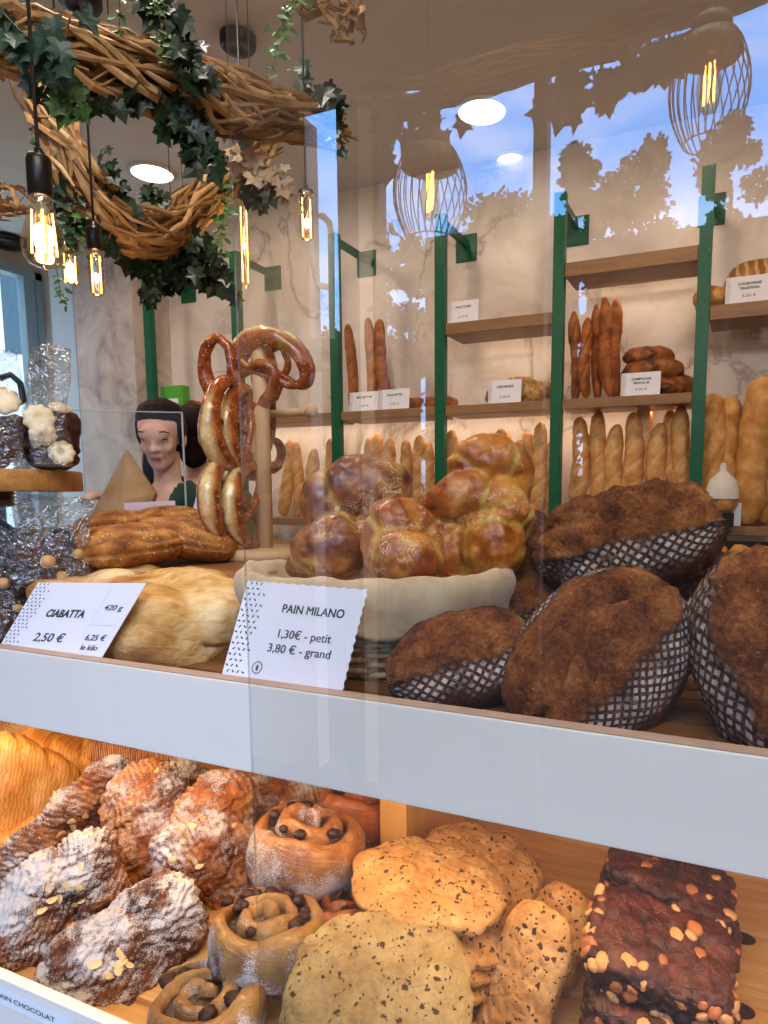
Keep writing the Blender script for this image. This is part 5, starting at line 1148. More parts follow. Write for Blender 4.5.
# ================================================================ outdoors and customer side, seen only in the glass
ASPH = plain('asphalt', '#161617', .95, .15, 2, .0, 0)
mb = MB(); mb.box2((-40, -60, -.3), (40, YF-.12, -.12)); mb.done('street_ground', ASPH, kind='structure')
FOL = leaf_mat('tree_leaf', '#1a2116', '#2a3322', '#3c4630'); BARK = plain('bark', '#3a3028', .9)
def tree(label, px, ytop, wpx, d, n, seed, name='street_tree', low=None, lumps=56):
    s = d/FPX; top = mir(P(px, ytop, d)); rnd = random.Random(seed); t = thing(name, label, 'tree' if name == 'street_tree' else 'hedge', (top.x, top.y, -.12))
    rx = wpx*s/2; H = top.z; mb = MB(); mb.tube([(top.x, top.y, -.12), (top.x, top.y, H*.85)], [.12*d/10, .03], 8); mb.done('trunk' if name == 'street_tree' else 'stem', BARK, t)
    z0 = H*.04 if low is None else low; blobs = []
    for k in range(lumps):
        u = rnd.random(); q_ = rx*rnd.uniform(.20, .40)*(1-.4*u); zz = z0+(H-z0-q_)*u; w_ = rx*(1-abs(u-.4)*1.1); a = rnd.random()*6.28
        blobs.append((Vector((top.x+w_*rnd.uniform(-1, 1)*.8, top.y+rnd.uniform(-.6, .6)*rx*.6, zz)), q_))
    blobs.append((Vector((top.x, top.y, H-rx*.2)), rx*.2))
    mb = MB()
    for k in range(int(n*3.4)):
        c_, r = rnd.choice(blobs); v = Vector((rnd.gauss(0, 1), rnd.gauss(0, 1), rnd.gauss(0, 1))).normalized()*r*rnd.uniform(.5, 1.05); p = c_+v
        x = Vector((rnd.uniform(-1, 1), rnd.uniform(-1, 1), rnd.uniform(-1, 1))).normalized(); y = x.orthogonal().normalized(); q = .012*d*rnd.uniform(.5, 1.1)
        mb.add([p, p+x*q*.5+y*q*.35, p+x*q, p+x*q*.5-y*q*.35], [(0, 1, 2, 3)])
    mb.done('foliage', FOL, t)
tree('bushy street tree mirrored just left of the second post from the right', 578, 145, 100, 11, 2800, 1)
tree('taller street tree mirrored left of the right cage lamp', 655, 138, 130, 11, 3200, 2)
tree('broad street tree mirrored behind the right cage lamp', 735, 116, 130, 11, 4200, 3)
tree('street tree cut by the right edge, mirrored in the glass', 830, 96, 140, 11, 3600, 4)
tree('low street tree mirrored behind the second post from the left', 505, 190, 190, 12, 3800, 5)
tree('small street tree mirrored between the two street trees left of the right cage lamp', 615, 172, 110, 11.5, 2600, 8)
tree('low bush across the street mirrored behind the third post', 410, 236, 110, 12, 3000, 6, 'street_bush', .3)
tree('low bush across the street mirrored beside the white window sash', 330, 330, 90, 12, 2400, 7, 'street_bush', .1)
# dark shopfronts across the street
FACD = plain('dark_facade', '#151413', .9, .1, 2, .0, 0)
for lab, x0, x1, ytop, dd in (('dark low building across the street mirrored behind the breads', 395, 570, 214, 14), ('dark building across the street mirrored at the right', 560, 900, 196, 14), ('low wall across the street mirrored near the pretzels', 250, 400, 338, 14)):
    a, b_ = mir(P(x0, ytop, dd)), mir(P(x1, ytop, dd)); a.y = b_.y = min(a.y, b_.y); mb = MB(); mb.box2((a.x, a.y-1, -.12), (b_.x, a.y, min(a.z, b_.z))); mb.done('street_building', FACD, label=lab, cat='building')
# white window sash by the jamb
ws = thing('window_2', None, None, (mirx(322, YV), YF, 1)); ws['kind'] = 'structure'
def mpt(px, py, Yv=YV): return mir(PYp(px, py, Yv))
mb = MB(); q = [mpt(312, 338), mpt(312, 216), mpt(323, 216), mpt(329, 222), mpt(331, 232), mpt(332, 338), mpt(312, 338)]; mb.tube(q, .016, 8); mb.tube([mpt(312, 284), mpt(332, 288)], .014, 8); mb.done('window_sash', WHITE, ws)
# shelf with kraft bags on the customer side
KRAFT = plain('kraft_paper', '#a9855c', .8, .08, 20); GOODS = plain('clear_pack', '#9a938c', .3, .3, 30)
YW2 = YV-.12
def rp(px, py): return mir(PYp(px, py, YW2))
for lab, x0, x1, y in (('upper pale shelf on the customer side, mirrored over the pretzels', 256, 318, 366), ('lower pale shelf on the customer side, mirrored beside the pretzel pole', 256, 318, 496)):
    a, b_ = rp(x0, y), rp(x1, y); mb = MB(); mb.box2((a.x, YF+.001, a.z-.028), (b_.x, YF+.24, a.z)); bev(mb.done('wooden_shelf', PALEW, label=lab, cat='shelf', group='customer side shelves'), .003)
def rbag(name, px, y0, y1, wpx, mat, label, cat, part=None, ridge=.3):
    a, b_ = rp(px-wpx/2, y1), rp(px+wpx/2, y0); cx = (a.x+b_.x)/2; w_ = abs(b_.x-a.x); h = b_.z-a.z; z0 = rp(px, y1).z; V = []; n = 24
    for i in range(11):
        u = i/10
        for k in range(n):
            an = 2*PI*k/n; e = .5; cxn = math.copysign(abs(math.cos(an))**e, math.cos(an)); syn = math.copysign(abs(math.sin(an))**e, math.sin(an))
            V.append((cx+w_/2*cxn*(1-.06*u), YF+.13+.06*syn*(1-u**2*.85), z0+h*u+.01*math.sin(an*3)*u))
    F = [(i*n+k, i*n+(k+1) % n, (i+1)*n+(k+1) % n, (i+1)*n+k) for i in range(10) for k in range(n)]+[tuple(range(n-1, -1, -1)), tuple(10*n+k for k in range(n))]
    t = thing(name, label, cat, (cx, YF+.13, z0)); one('bag_body', V, F, mat, parent=t)
    if part: mb = MB(); mb.box2((cx-w_*.35, YF+.192, z0+h*.25), (cx+w_*.35, YF+.194, z0+h*.6)); mb.done('paper_label', part, t)
GRL = plain('green_label', '#3f9a3a', .6)
rbag('kraft_bag', 267, 302, 362, 20, KRAFT, 'brown kraft bag on the upper customer shelf, mirrored above the pretzels', 'bag')
rbag('pasta_bag', 292, 320, 362, 18, GOODS, 'clear bag with a green label beside the kraft bag on the upper customer shelf', 'bag', GRL)
for k, (px, lab) in enumerate(((270, 'leftmost'), (281, 'second'), (292, 'third'), (303, 'rightmost'))):
    a = rp(px, 494); mb = MB(); mb.lathe([(.03, a.z), (.034, a.z+.01), (.034, a.z+.09), (.026, a.z+.105), (.026, a.z+.112)], 18, Matrix.Translation((a.x, YF+.13, 0))); t = thing('preserve_jar', '%s preserve jar of four on the lower customer shelf, mirrored beside the pretzel pole' % lab, 'jar', (a.x, YF+.13, a.z), 'preserve jars')
    mb.done('jar_body', ramped('preserve', [(.3, '#5b4a26'), (.6, '#8a7a48')], 20, .25), t, True); mb = MB(); mb.lathe([(.029, a.z+.112), (.029, a.z+.128), (0, a.z+.128)], 18, Matrix.Translation((a.x, YF+.13, 0))); mb.done('lid', plain('lid_gold', '#b89a58', .3, metal=.8), t)
# ================================================================ pretzels on their wooden stand
def pretzel_mat():
    m = NM('pretzel_crust'); c = m.co()
    col = m.ramp(m.noise(c, 40, 5, .6), [(.3, '#5e2409'), (.5, '#93400f'), (.7, '#bd6a22')])
    col = m.mix(m.attr('split'), col, m.ramp(m.noise(c, 60, 4), [(.3, '#c99a4e'), (.7, '#ecd59c')]))
    sl = m.ramp(m.vor(c, 190), [(.0, 1.0), (.18, 1.0), (.24, 0.0)]); sl = m.ma('MULTIPLY', sl, m.ramp(m.noise(c, 60, 2), [(.48, 0.0), (.56, 1.0)]))
    col = m.mix(sl, col, '#f2e6d6')
    return m.bsdf(col, .25, m.bump(m.ma('ADD', m.noise(c, 100, 4), sl), .4, .002), .5, Coat_Weight=.4)
PRZ = pretzel_mat()
def pretzel_mesh(name, S, fat, seed):
    half = [(-.40, -.66), (-.22, -.25), (.10, .08), (.46, .50), (.84, .52), (1.0, .10), (.84, -.42), (.46, -.82), (0, -.95)]
    pts = half+[(-x, z) for x, z in half[-2::-1]]; N = len(pts)-1
    P3 = []
    for i, (x, z) in enumerate(pts):
        y = .0
        if i in (1, 2): y = .12
        if i in (N-1, N-2): y = -.12
        if i == 0: y = -.14
        if i == N: y = -.14
        P3.append(Vector((x*S, y*S, z*S)))
    path = crom(P3, 110); n = 18; V = []; SP = []; rr = []
    for i in range(110):
        t = abs(i/109-.5)*2; rr.append(S*(.145+fat*math.exp(-(t/.30)**2)-.05*t))
    mb = MB(); mb.tube(path, rr, n); V = np.array(mb.V)
    for k, p in enumerate(path):
        t = abs(k/109-.5)*2; w_ = math.exp(-(t/.24)**4)
        for j in range(n):
            v = V[k*n+j]-np.array(p); d_ = v/np.linalg.norm(v); s = max(0, 1-abs(math.atan2(d_[1]+.25, -d_[2]))/.75); SP.append(min(1, w_*s*2.5))
    nn = fbm(V, 30, 3, seed); V = V+normals(V, mb.F)*(.0022*nn)[:, None]
    return mk_mesh(name, V, mb.F, PRZ, attrs=dict(split=np.array(SP)))
DP = 1.16
pole = P(266, 560, DP); ztp, zbp = P(262, 345, DP).z, ZS+.0005
ps = thing('pretzel_stand', 'pale wooden pretzel stand with a round pole and ball-ended pegs', 'pretzel stand', (pole.x, pole.y, zbp))
mb = MB(); mb.lathe([(.0, zbp), (.075, zbp), (.075, zbp+.014), (.070, zbp+.018), (0, zbp+.018)], 32, Matrix.Translation((pole.x, pole.y, 0))); mb.done('base', PALEW, ps, True)
mb = MB(); mb.lathe([(.0135, zbp+.018), (.0135, ztp), (.010, ztp+.004), (0, ztp+.005)], 24, Matrix.Translation((pole.x, pole.y, 0))); mb.done('pole', PALEW, ps, True)
for a_, b_, r in (((266, 414), (311, 411), .0115), ((262, 418), (206, 477), .0105)):
    A_ = P(*a_, DP); B_ = P(*b_, DP-.02 if b_[0] > 250 else DP-.22)
    if b_[0] < 250: B_ = P(206, 477, DP+.02); A_ = P(262, 477, DP)
    mb = MB(); mb.tube([A_, B_], .0062, 14); pg = mb.done('peg', PALEW, ps, True); mb = MB(); mb.ball(B_, r, 20, 14); mb.done('ball_end', PALEW, pg, True)
PM_ = [pretzel_mesh('pretzel', .088, .10, 1), pretzel_mesh('pretzel', .080, .14, 4)]
for i, (px, py, d, rz, rx, ry, me, sc, lab) in enumerate((
    (238, 374, 1.12, -30, 6, 24, 0, .92, 'glossy brown pretzel uppermost on the stand, its loops facing the left'),
    (268, 376, 1.12, -28, 0, 150, 1, 1.0, 'fat pretzel with a wide cream split at the top right of the stand'),
    (282, 374, 1.22, -40, 0, 160, 1, .95, 'dark pretzel behind the cream-split one at the top of the stand'),
    (232, 424, 1.08, 58, 0, 62, 1, 1.0, 'pretzel hanging leftmost in the middle row, seen edge-on with a golden split'),
    (246, 430, 1.12, 60, 0, 66, 1, 1.0, 'pretzel hanging second in the middle row with a golden split'),
    (268, 434, 1.19, 62, 0, 70, 1, .95, 'pretzel hanging closest to the pole in the middle row'),
    (226, 500, 1.09, 64, 0, 96, 1, .95, 'pretzel hanging lowest on the left with a pale cream split at its side'),
    (250, 505, 1.13, 60, 0, 92, 1, .98, 'pretzel hanging lowest beside the pole, standing behind the seeded loaves'))):
    o = bpy.data.objects.new('pretzel', PM_[me]); COL.objects.link(o); R_ = math.radians
    o.matrix_world = frame(px, py, d) @ Matrix.Rotation(R_(rz), 4, 'Z') @ Matrix.Rotation(R_(ry), 4, 'Y') @ Matrix.Rotation(R_(rx), 4, 'X') @ Matrix.Scale(sc*.82, 4)
    tag(o, lab, 'pretzel', 'pretzels on the stand')
# ================================================================ round board with cellophane bags
CELLO = clear('cellophane', '#f4f4f2', .05, .06, .75)
m = NM('cellophane_wrinkled'); c = m.co(); bp_ = m.bump(m.ma('ADD', m.noise(c, 40, 3, .5, 1.5), m.ma('MULTIPLY', m.noise(c, 110, 2, .5, 1), .4)), 1.0, .012)
fz = m.n('LayerWeight', Blend=.55, Normal=bp_).outputs['Facing']
kk = m.ma('ADD', m.ma('MULTIPLY', m.ma('POWER', fz, 1.6), .6), .12, clamp=True)
gl_ = m.n('BsdfGlossy', Color='#ffffff', Roughness=.12, Normal=bp_).outputs[0]; tr_ = m.n('BsdfTransparent', Color='#f3f3f1').outputs[0]
CELLO = m.surf(m.n('MixShader', i0=kk, i1=tr_, i2=gl_).outputs[0])
CHOC = ramped('chocolate', [(.3, '#1f0f0a'), (.5, '#3a1d14'), (.7, '#5e3526')], 50, .35, .7, 110, .004)
CREAM = ramped('cream_rosette', [(.3, '#d8bd8c'), (.6, '#eddcb8')], 40, .55, .3, 200)
HAZ = plain('whole_hazelnut', '#c79a62', .45, .2, 60); CLIP = plain('clip_dark', '#1d2a26', .35, .1)
DR = .94; pc = P(-16, 478, DR); zr1 = P(20, 470, DR-.03).z; zr0 = zr1-.029; RR = .122
rs = thing('round_board', 'round wooden display board on a dark foot holding the upper cellophane bags', 'stand', (pc.x, pc.y, ZS))
mb = MB(); mb.lathe([(0, zr0), (RR-.002, zr0), (RR, zr0+.002), (RR, zr1-.002), (RR-.002, zr1), (0, zr1)], 56, Matrix.Translation((pc.x, pc.y, 0))); mb.done('wooden_disc', wood('disc_pine', '#9a6430', '#c79350', 'X', 9), rs, True)
mb = MB(); T_ = Matrix.Translation((pc.x-.012, pc.y, 0))
pr_ = [(.0, zr0)]
for i in range(4): z = zr0-.0052*i; pr_ += [(.040, z), (.044, z-.0026), (.040, z-.005)]
pr_ += [(.03, zr0-.022), (.03, ZD+.002), (.06, ZD+.002), (.06, ZD), (0, ZD)]
mb.lathe(pr_, 40, T_, False); mb.done('foot', plain('foot_brown', '#3c2c20', .4), rs, True)
def bag(name, label, M, w_, h, dp, top, part_fn, group, seed, clip=None):
    """clear gusseted bag in its own frame: x right, y away, z up; pinched towards the top"""
    t = thing(name, label, 'bag', None, group, M); n = 36; V = []; K = 22
    for i in range(K):
        u = i/(K-1); ww = w_/2*(1-.10*u+.06*math.sin(u*9+seed)); dd = dp/2*(1-u)**.55*(.95)+.0012
        for k in range(n):
            a = 2*PI*k/n; e = .45; x = math.copysign(abs(math.cos(a))**e, math.cos(a))*ww; y = math.copysign(abs(math.sin(a))**e, math.sin(a))*dd
            q = .0035*noise.noise((x*60, y*60+seed, u*7))+.004*u*math.sin(x*140+u*5); V.append((x+q+top*u*u, y+q*(.4+u), h*u+.006*noise.noise((x*40, seed, 3))*u))
    F = [(i*n+k, i*n+(k+1) % n, (i+1)*n+(k+1) % n, (i+1)*n+k) for i in range(K-1) for k in range(n)]+[tuple(range(n-1, -1, -1))]
    o = obj('cellophane', mk_mesh('cellophane', V, F, CELLO), t, local=True)
    if clip:
        mb = MB(); mb.tube([(clip[0]-.012, -.008, clip[1]+.004), (clip[0], -.010, clip[1]+.010), (clip[0]+.010, -.009, clip[1]), (clip[0]+.012, -.009, clip[1]-.022), (clip[0]+.006, -.010, clip[1]-.026)], .0042, 8)
        obj('clip', mk_mesh('clip', mb.V, mb.F, CLIP), t, local=True)
    part_fn(t); return t
def rock(t, c, r, seed, mat=None, name='chocolate_cookie'):
    D, F, U, PH = sph(28, 26); V = D*np.array(r); n = fbm(V, 45, 4, seed, .6); ck = cells(V, 90, seed); V = V+D*(.0035*n+.0016*np.clip(ck*2, 0, 1))[:, None]+np.array(c)
    return obj(name, mk_mesh(name, V, F, mat or CHOC), t, local=True)
def rosette(t, c, r, seed, face=(0, -1, .2)):
    mb = MB(); n = 64; V = []; q = Vector(face).to_track_quat('Z', 'Y').to_matrix()
    for i, (k, z) in enumerate(((0, .30), (.14, .24), (.22, .30), (.45, .36), (.7, .30), (.92, .16), (1, .02), (.9, -.14), (0, -.14))):
        for j in range(n):
            a = 2*PI*j/n; rr = r*k*(1+.06*math.cos(a*9)*(k > .6)); V.append(Vector(c)+q @ Vector((rr*math.cos(a), rr*math.sin(a), r*z)))
    F = [(i*n+j, i*n+(j+1) % n, (i+1)*n+(j+1) % n, (i+1)*n+j) for i in range(8) for j in range(n)]
    o = obj('cream_rosette', mk_mesh('cream_rosette', V, F, CREAM), t, local=True)
    return o
def nut(t, c, r): mb = MB(); mb.ball(c, (r, r*.9, r*.95), 14, 10); return obj('hazelnut', mk_mesh('hazelnut', mb.V, mb.F, HAZ), t, local=True)
def Mf(px, py, d, spin=0, lean=0, out=0): return frame(px, py, d, spin, lean, out)
u = .905/FPX
def f1(t):
    rock(t, (-.004*1, .002, 22*u), (19*u, 12*u, 20*u), 1); rock(t, (8*u, .004, 40*u), (20*u, 12*u, 18*u), 2); rock(t, (2*u, .0, 8*u), (24*u, 13*u, 11*u), 3); rock(t, (14*u, .006, 26*u), (12*u, 12*u, 20*u), 3.5)
    rosette(t, (-8*u, -11*u, 46*u), 14*u, 1); rosette(t, (-6*u, -12*u, 30*u), 12*u, 2, (0, -.9, -.4)); rosette(t, (9*u, -12*u, 14*u), 12*u, 3); rosette(t, (10*u, 2*u, 58*u), 11*u, 4, (.2, -.4, 1))
bag('cookie_bag', 'tall cellophane bag of chocolate cookies with cream rosettes at the right of the round board', Mf(52, 467, .905, 0), 37*u, 118*u, 34*u, .004, f1, 'bags on the round board', 1.0)
u2 = .88/FPX
def f2(t):
    for i, (x, z) in enumerate(((-6, 12), (10, 20), (-2, 30), (12, 40), (-12, 44))): rock(t, (x*u2, 0, z*u2), (15*u2, 11*u2, 13*u2), 10+i)
    rosette(t, (4*u2, -10*u2, 66*u2), 16*u2, 6, (0, -.8, .5))
bag('cookie_bag', 'cellophane bag of dark chocolate cookies at the left edge on the round board', Mf(2, 469, .88, 0), 50*u2, 118*u2, 34*u2, -.004, f2, 'bags on the round board', 3.0, (.017, .110))
u3 = .92/FPX
def f3(t):
    for i, (x, z, r) in enumerate(((0, 14, 20), (22, 20, 18), (-18, 22, 18), (6, 34, 17), (30, 8, 14))): rock(t, (x*u3, 0, z*u3), (r*u3, 11*u3, r*.75*u3), 20+i)
    nut(t, (-2*u3, -12*u3, 22*u3), 7*u3); nut(t, (24*u3, -11*u3, 30*u3), 5.5*u3); nut(t, (10*u3, -12*u3, 8*u3), 5*u3)
bag('praline_bag', 'slanting cellophane bag of chocolate hazelnut clusters with a grey clip, under the round board', Mf(50, 582, .92, -4, 8), 74*u3, 86*u3, 34*u3, .008, f3, 'bags under the round board', 5.0, (.014, .064))
u4 = .91/FPX
def f4(t):
    for i, (x, z, r) in enumerate(((0, 20, 22), (14, 40, 18), (-14, 44, 18), (4, 62, 16), (-6, 6, 18))): rock(t, (x*u4, 0, z*u4), (r*u4, 12*u4, r*.8*u4), 30+i)
    nut(t, (8*u4, -13*u4, 56*u4), 6*u4); nut(t, (16*u4, -12*u4, 30*u4), 4.5*u4)
bag('praline_bag', 'cellophane bag of dark chocolate clusters low at the left edge, behind the ciabatta card', Mf(3, 640, .91, 4, 4), 62*u4, 96*u4, 34*u4, 0, f4, 'bags under the round board', 7.0)
u5 = .92/FPX
def f5(t):
    for i, (x, z, r) in enumerate(((0, 14, 20), (-18, 16, 16), (14, 24, 14))): rock(t, (x*u5, 0, z*u5), (r*u5, 11*u5, r*.75*u5), 40+i)
bag('praline_bag', 'cellophane bag with a dark green ribbon clip at the left edge under the round board', Mf(12, 562, .92, 6, 6), 64*u5, 62*u5, 30*u5, 0, f5, 'bags under the round board', 9.0, (-.004, .046))
# ================================================================ the two assistants behind the counter
SKIN = ramped('skin', [(.3, '#d8a189'), (.6, '#ebbca4'), (.8, '#f2cbb6')], 14, .5, .1, 200, .0005, spec=.35)
HAIR = ramped('dark_hair', [(.3, '#120c0a'), (.6, '#241815'), (.8, '#3b2a22')], 22, .6, .4, 160, spec=.12)
LIP = plain('lip', '#a65a52', .4); EYEW = plain('eye_white', '#d8cfc8', .3); IRIS = plain('iris', '#1e1410', .2)
APRON = plain('apron_green', '#0f3a2b', .7, .12, 20, .2); OLIVE = plain('olive_cloth', '#5a4a24', .8, .15, 16, .3); DARKC = plain('dark_cloth', '#1c1a1a', .8)
def person(label, px, py, d, turn, nod, cloth, skirt, arms, hairdo, face=True):
    """eye line of the head at the given place; stands on the floor, turned about the vertical"""
    e = P(px, py, d); base = Vector((e.x, e.y, 0)); yawp = YAW; H0 = e.z
    t = thing('person', label, 'person', base)
    B = Matrix.Rotation(yawp, 4, 'Z')                         # x right of the photo, y away from the viewer
    Hm = Matrix.Translation((0, 0, H0-.075)) @ Matrix.Rotation(math.radians(turn), 4, 'Z') @ Matrix.Rotation(math.radians(nod), 4, 'X') @ Matrix.Translation((0, 0, .075))
    def hd(c, r, rot=(0, 0, 0), n=22, m_=16):
        V, F = lump(c, r, rot, n, m_); return [tuple(Hm @ Vector(v)) for v in V], F
    head = [hd((0, .012, .030), (.074, .094, .090)), hd((0, -.030, -.020), (.058, .060, .070)), hd((0, -.050, -.088), (.030, .034, .027)), hd((0, -.022, -.070), (.047, .052, .042)),
            hd((0, -.080, .020), (.050, .022, .034)), hd((0, -.098, -.030), (.0125, .016, .013)), hd((0, -.090, -.012), (.009, .014, .024), (-14, 0, 0)), hd((-.011, -.090, -.033), (.008, .010, .008)), hd((.011, -.090, -.033), (.008, .010, .008)),
            hd((0, -.083, -.061), (.022, .010, .007)), hd((0, -.080, -.072), (.018, .009, .006)), hd((-.036, -.066, -.030), (.019, .016, .019)), hd((.036, -.066, -.030), (.019, .016, .019)),
            hd((-.074, .012, -.012), (.010, .018, .030), (0, 0, 20)), hd((.074, .012, -.012), (.010, .018, .030), (0, 0, -20)), hd((-.030, -.083, .022), (.022, .010, .007)), hd((.030, -.083, .022), (.022, .010, .007))]
    zn = H0-.165
    tors = limb([(0, .03, H0-.06), (0, .035, zn)], [.046, .048])+limb([(0, .035, zn), (0, .04, zn-.05)], [.050, .072])
    tors += [lump((0, .04, zn-.10), (.165, .085, .07)), lump((0, .035, zn-.22), (.145, .105, .16)), lump((0, .035, zn-.40), (.125, .095, .16)), lump((0, .04, zn-.56), (.165, .115, .15)), lump((-.06, -.045, zn-.24), (.06, .05, .06)), lump((.06, -.045, zn-.24), (.06, .05, .06))]
    for s in (-1, 1):
        tors += limb([(s*.085, .04, zn-.60), (s*.085, .03, .50), (s*.085, .05, .08)], [.085, .06, .042])+[lump((s*.085, -.02, .035), (.042, .12, .034))]
    sleeves = []; hands = []
    for s, (el, wr) in zip((-1, 1), arms):
        sh_ = Vector((s*.165, .04, zn-.10)); el, wr = Vector(el)+Vector((0, 0, zn)), Vector(wr)+Vector((0, 0, zn))
        tors += limb([sh_, el], [.050, .038])+limb([el, wr], [.037, .025]); sleeves += limb([sh_, el, el.lerp(wr, .75)], [.060, .048, .038], 16)
        dr = (wr-el).normalized(); sd = dr.cross(Vector((0, 0, 1))).normalized(); up_ = sd.cross(dr)
        pm = wr+dr*.05; pv, pf = lump((0, 0, 0), (.045, .036, .016)); Mq = Matrix((dr, sd, up_)).transposed(); tors.append(([tuple(pm+Mq @ Vector(v)) for v in pv], pf))
        for k in range(4):
            b0 = pm+dr*.035+sd*(k-1.5)*.018; L = (.068, .076, .070, .055)[k]; tors += limb([b0, b0+dr*L*.45-up_*.006, b0+dr*L*.75-up_*.024, b0+dr*L*.85-up_*.042], [.0095, .009, .0085, .0075], 10)
        b0 = wr+dr*.02+sd*.03*-s; tors += limb([b0, b0+dr*.02-sd*s*.025-up_*.008, b0+dr*.05-sd*s*.030-up_*.02], [.011, .010, .008], 10)
    V, F = fuse(head+tors, .0056, 2); V = xf(B, V)+np.array(base); one('body', V, F, SKIN, parent=t)
    # clothing
    G = [lump((0, .04, zn-.11), (.180, .098, .075)), lump((0, .035, zn-.23), (.160, .120, .16)), lump((0, .035, zn-.40), (.145, .112, .17)), lump((0, .04, zn-.56), (.180, .130, .15)), lump((-.06, -.052, zn-.24), (.066, .055, .066)), lump((.06, -.052, zn-.24), (.066, .055, .066))]+limb([(0, .045, zn-.01), (0, .045, zn-.10)], [.066, .135])
    V, F = fuse(G+sleeves, .008, 4)
    # open V neckline at the front
    keep = [f for f in F if not (lambda c_: c_[1] < .03 and c_[2] > zn-.17 and abs(c_[0]) < .045*(c_[2]-(zn-.17))/.13+.004)(sum((V[i] for i in f), np.zeros(3))/len(f)) and not (lambda c_: c_[2] > zn-.004 and abs(c_[0]) < .075)(sum((V[i] for i in f), np.zeros(3))/len(f))]
    o = one('top', xf(B, V)+np.array(base), keep, cloth, parent=t); sd_ = o.modifiers.new('t', 'SOLIDIFY'); sd_.thickness = .003
    A_ = MB(); rows = 14; cols = 12; W_ = []
    for i in range(rows):
        v_ = i/(rows-1); z = zn-.20-.70*v_
        for j in range(cols):
            a = (j/(cols-1)-.5)*2.2; hw = .10+.11*min(1, v_*3); W_.append((hw*math.sin(a)*1.05, .035-(.142+.02*min(1, v_*2))*math.cos(a*.8), z))
    Fa = [(i*cols+j, i*cols+j+1, (i+1)*cols+j+1, (i+1)*cols+j) for i in range(rows-1) for j in range(cols-1)]
    ap = one('apron', xf(B, np.array(W_))+np.array(base), Fa, APRON, parent=t); ap.modifiers.new('t', 'SOLIDIFY').thickness = .003
    L_ = []
    for s in (-1, 1): L_ += limb([(s*.085, .04, zn-.58), (s*.085, .03, .50), (s*.085, .05, .09)], [.098, .072, .055])+[lump((s*.085, -.02, .042), (.050, .13, .044))]
    L_.append(lump((0, .04, zn-.58), (.178, .126, .12))); V, F = fuse(L_, .009, 3); one('trousers', xf(B, V)+np.array(base), F, skirt, parent=t)
    # hair
    Hh = [hd((0, .020, .072), (.079, .092, .058)), hd((0, .034, .048), (.081, .088, .082)), hd((0, .05, .0), (.077, .070, .085))]
    Hh += [hd(c_, r_, q) for c_, r_, q in hairdo]
    V, F = fuse(Hh, .005, 2)
    # open the hair over the face
    Hi = np.array(Hm.inverted()); loc = V @ Hi[:3, :3].T+Hi[:3, 3]
    n = fbm(loc*np.array([1, 1, .35]), 60, 3, 2); V = V+normals(V, F)*(.0025*n)[:, None]
    one('hair', xf(B, V)+np.array(base), F, HAIR, parent=t)
    if face:
        for s in (-1, 1):
            c_ = Vector((s*.031, -.086, .002)); mb = MB(); v, f = hd(c_, (.0120, .0062, .0034)); mb.add(v, f); one('eye', xf(B, np.array(mb.V))+np.array(base), mb.F, EYEW, parent=t)
            mb = MB(); v, f = hd(c_+Vector((0, -.0040, -.0006)), (.0048, .0034, .0030)); mb.add(v, f); one('iris', xf(B, np.array(mb.V))+np.array(base), mb.F, IRIS, parent=t)
            mb = MB(); mb.tube([Hm @ (c_+Vector(q)) for q in ((-.0145, .002, .001), (-.007, -.0055, .0034), (.004, -.006, .0034), (.0145, .001, .0005))], .0022, 6); one('eyelash', xf(B, np.array(mb.V))+np.array(base), mb.F, HAIR, parent=t)
            mb = MB(); mb.tube([Hm @ (Vector((s*.031, -.093, .026))+Vector((s*a, b_, z))) for a, b_, z in ((-.017, -.001, -.001), (-.004, -.002, .004), (.010, .004, .004), (.022, .014, -.002))], [.0022, .0032, .003, .0015], 6); one('eyebrow', xf(B, np.array(mb.V))+np.array(base), mb.F, HAIR, parent=t)
        mb = MB(); 
        for c_, r_ in (((0, -.0895, -.060), (.021, .0055, .0038)), ((0, -.0875, -.067), (.017, .0055, .0042))): v, f = hd(c_, r_); mb.add(v, f)
        V, F = fuse([(mb.V, mb.F)], .0016, 1); one('lips', xf(B, V)+np.array(base), F, LIP, parent=t)
    return t
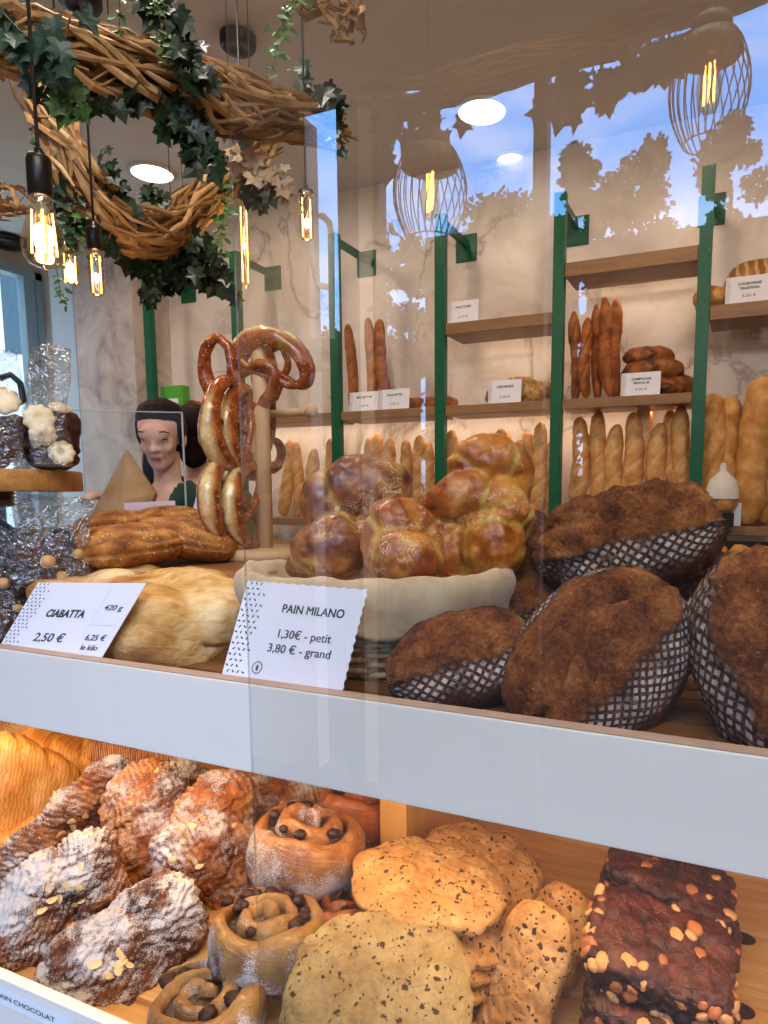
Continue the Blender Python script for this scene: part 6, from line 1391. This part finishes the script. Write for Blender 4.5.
person('woman with dark tied-back hair and a green apron looking down behind the counter screen', 162, 436, 2.42, 6, 14, APRON, DARKC,
       [((-.20, -.06, -.36), (-.10, -.30, -.20)), ((.22, -.05, -.32), (.02, -.33, -.10))],
       [((.0, .10, .03), (.05, .05, .05), (0, 0, 0)), ((-.058, .05, -.10), (.03, .035, .10), (0, 8, 0)), ((-.07, .02, .02), (.014, .05, .055), (0, 0, 0)), ((.07, .02, .02), (.014, .05, .055), (0, 0, 0))])
person('person in an olive top with dark hair, seen from behind beside the first assistant', 194, 437, 2.75, 195, 2, OLIVE, DARKC,
       [((-.22, .0, -.36), (-.18, -.20, -.30)), ((.22, .0, -.36), (.18, -.20, -.30))],
       [((.0, .06, .04), (.080, .08, .08), (0, 0, 0)), ((0, .05, -.05), (.06, .05, .08), (0, 0, 0))], face=True)
# kraft bag held up by the assistant
KB = ramped('kraft_bag_paper', [(.3, '#a37f57'), (.6, '#c09a6e'), (.8, '#cfae84')], 12, .8, .4, 60, .004)
dk = 1.98; q = lambda x, y, dd=0: P(x, y, dk+dd)
front = [q(84, 528), q(126, 449, .02), q(156, 494), q(142, 530)]; back = [q(88, 528, .07), q(127, 448, .03), q(158, 494, .06), q(146, 530, .08)]
side = [q(112, 524, -.05)]
V = front+back+side+[q(122, 500, -.045), q(134, 478, -.02)]; F = [(0, 8, 9, 1), (9, 10, 1), (8, 3, 2, 9), (9, 2, 10), (10, 2, 1), (4, 5, 6, 7), (0, 1, 5, 4), (1, 2, 6, 5), (2, 3, 7, 6), (3, 8, 0, 4, 7)]
kb = one('paper_bag', V, F, KB, 'brown kraft paper bag held up by the assistant, its corner pointing upwards', 'bag', smooth=False); kb.modifiers.new('b', 'BEVEL').width = .004
# building seen through the left window
FB = plain('pale_facade', '#e8e4da', .8, .12, .6); DKW = plain('dark_glazing', '#3d4a4e', .3)
t = thing('street_building', 'pale building with dark windows across the side street, seen through the left window', 'building', (XL-5, 3, 0)); mb = MB(); mb.box2((XL-6, -4, -.1), (XL-5, 14, 9)); mb.done('facade', FB, t)
for y in (1.2, 3.0, 4.8, 6.6, 8.4):
    for z in (.8, 3.4, 6.2): mb = MB(); mb.box2((XL-5, y, z), (XL-4.98, y+.8, z+1.7)); mb.done('window', DKW, t)
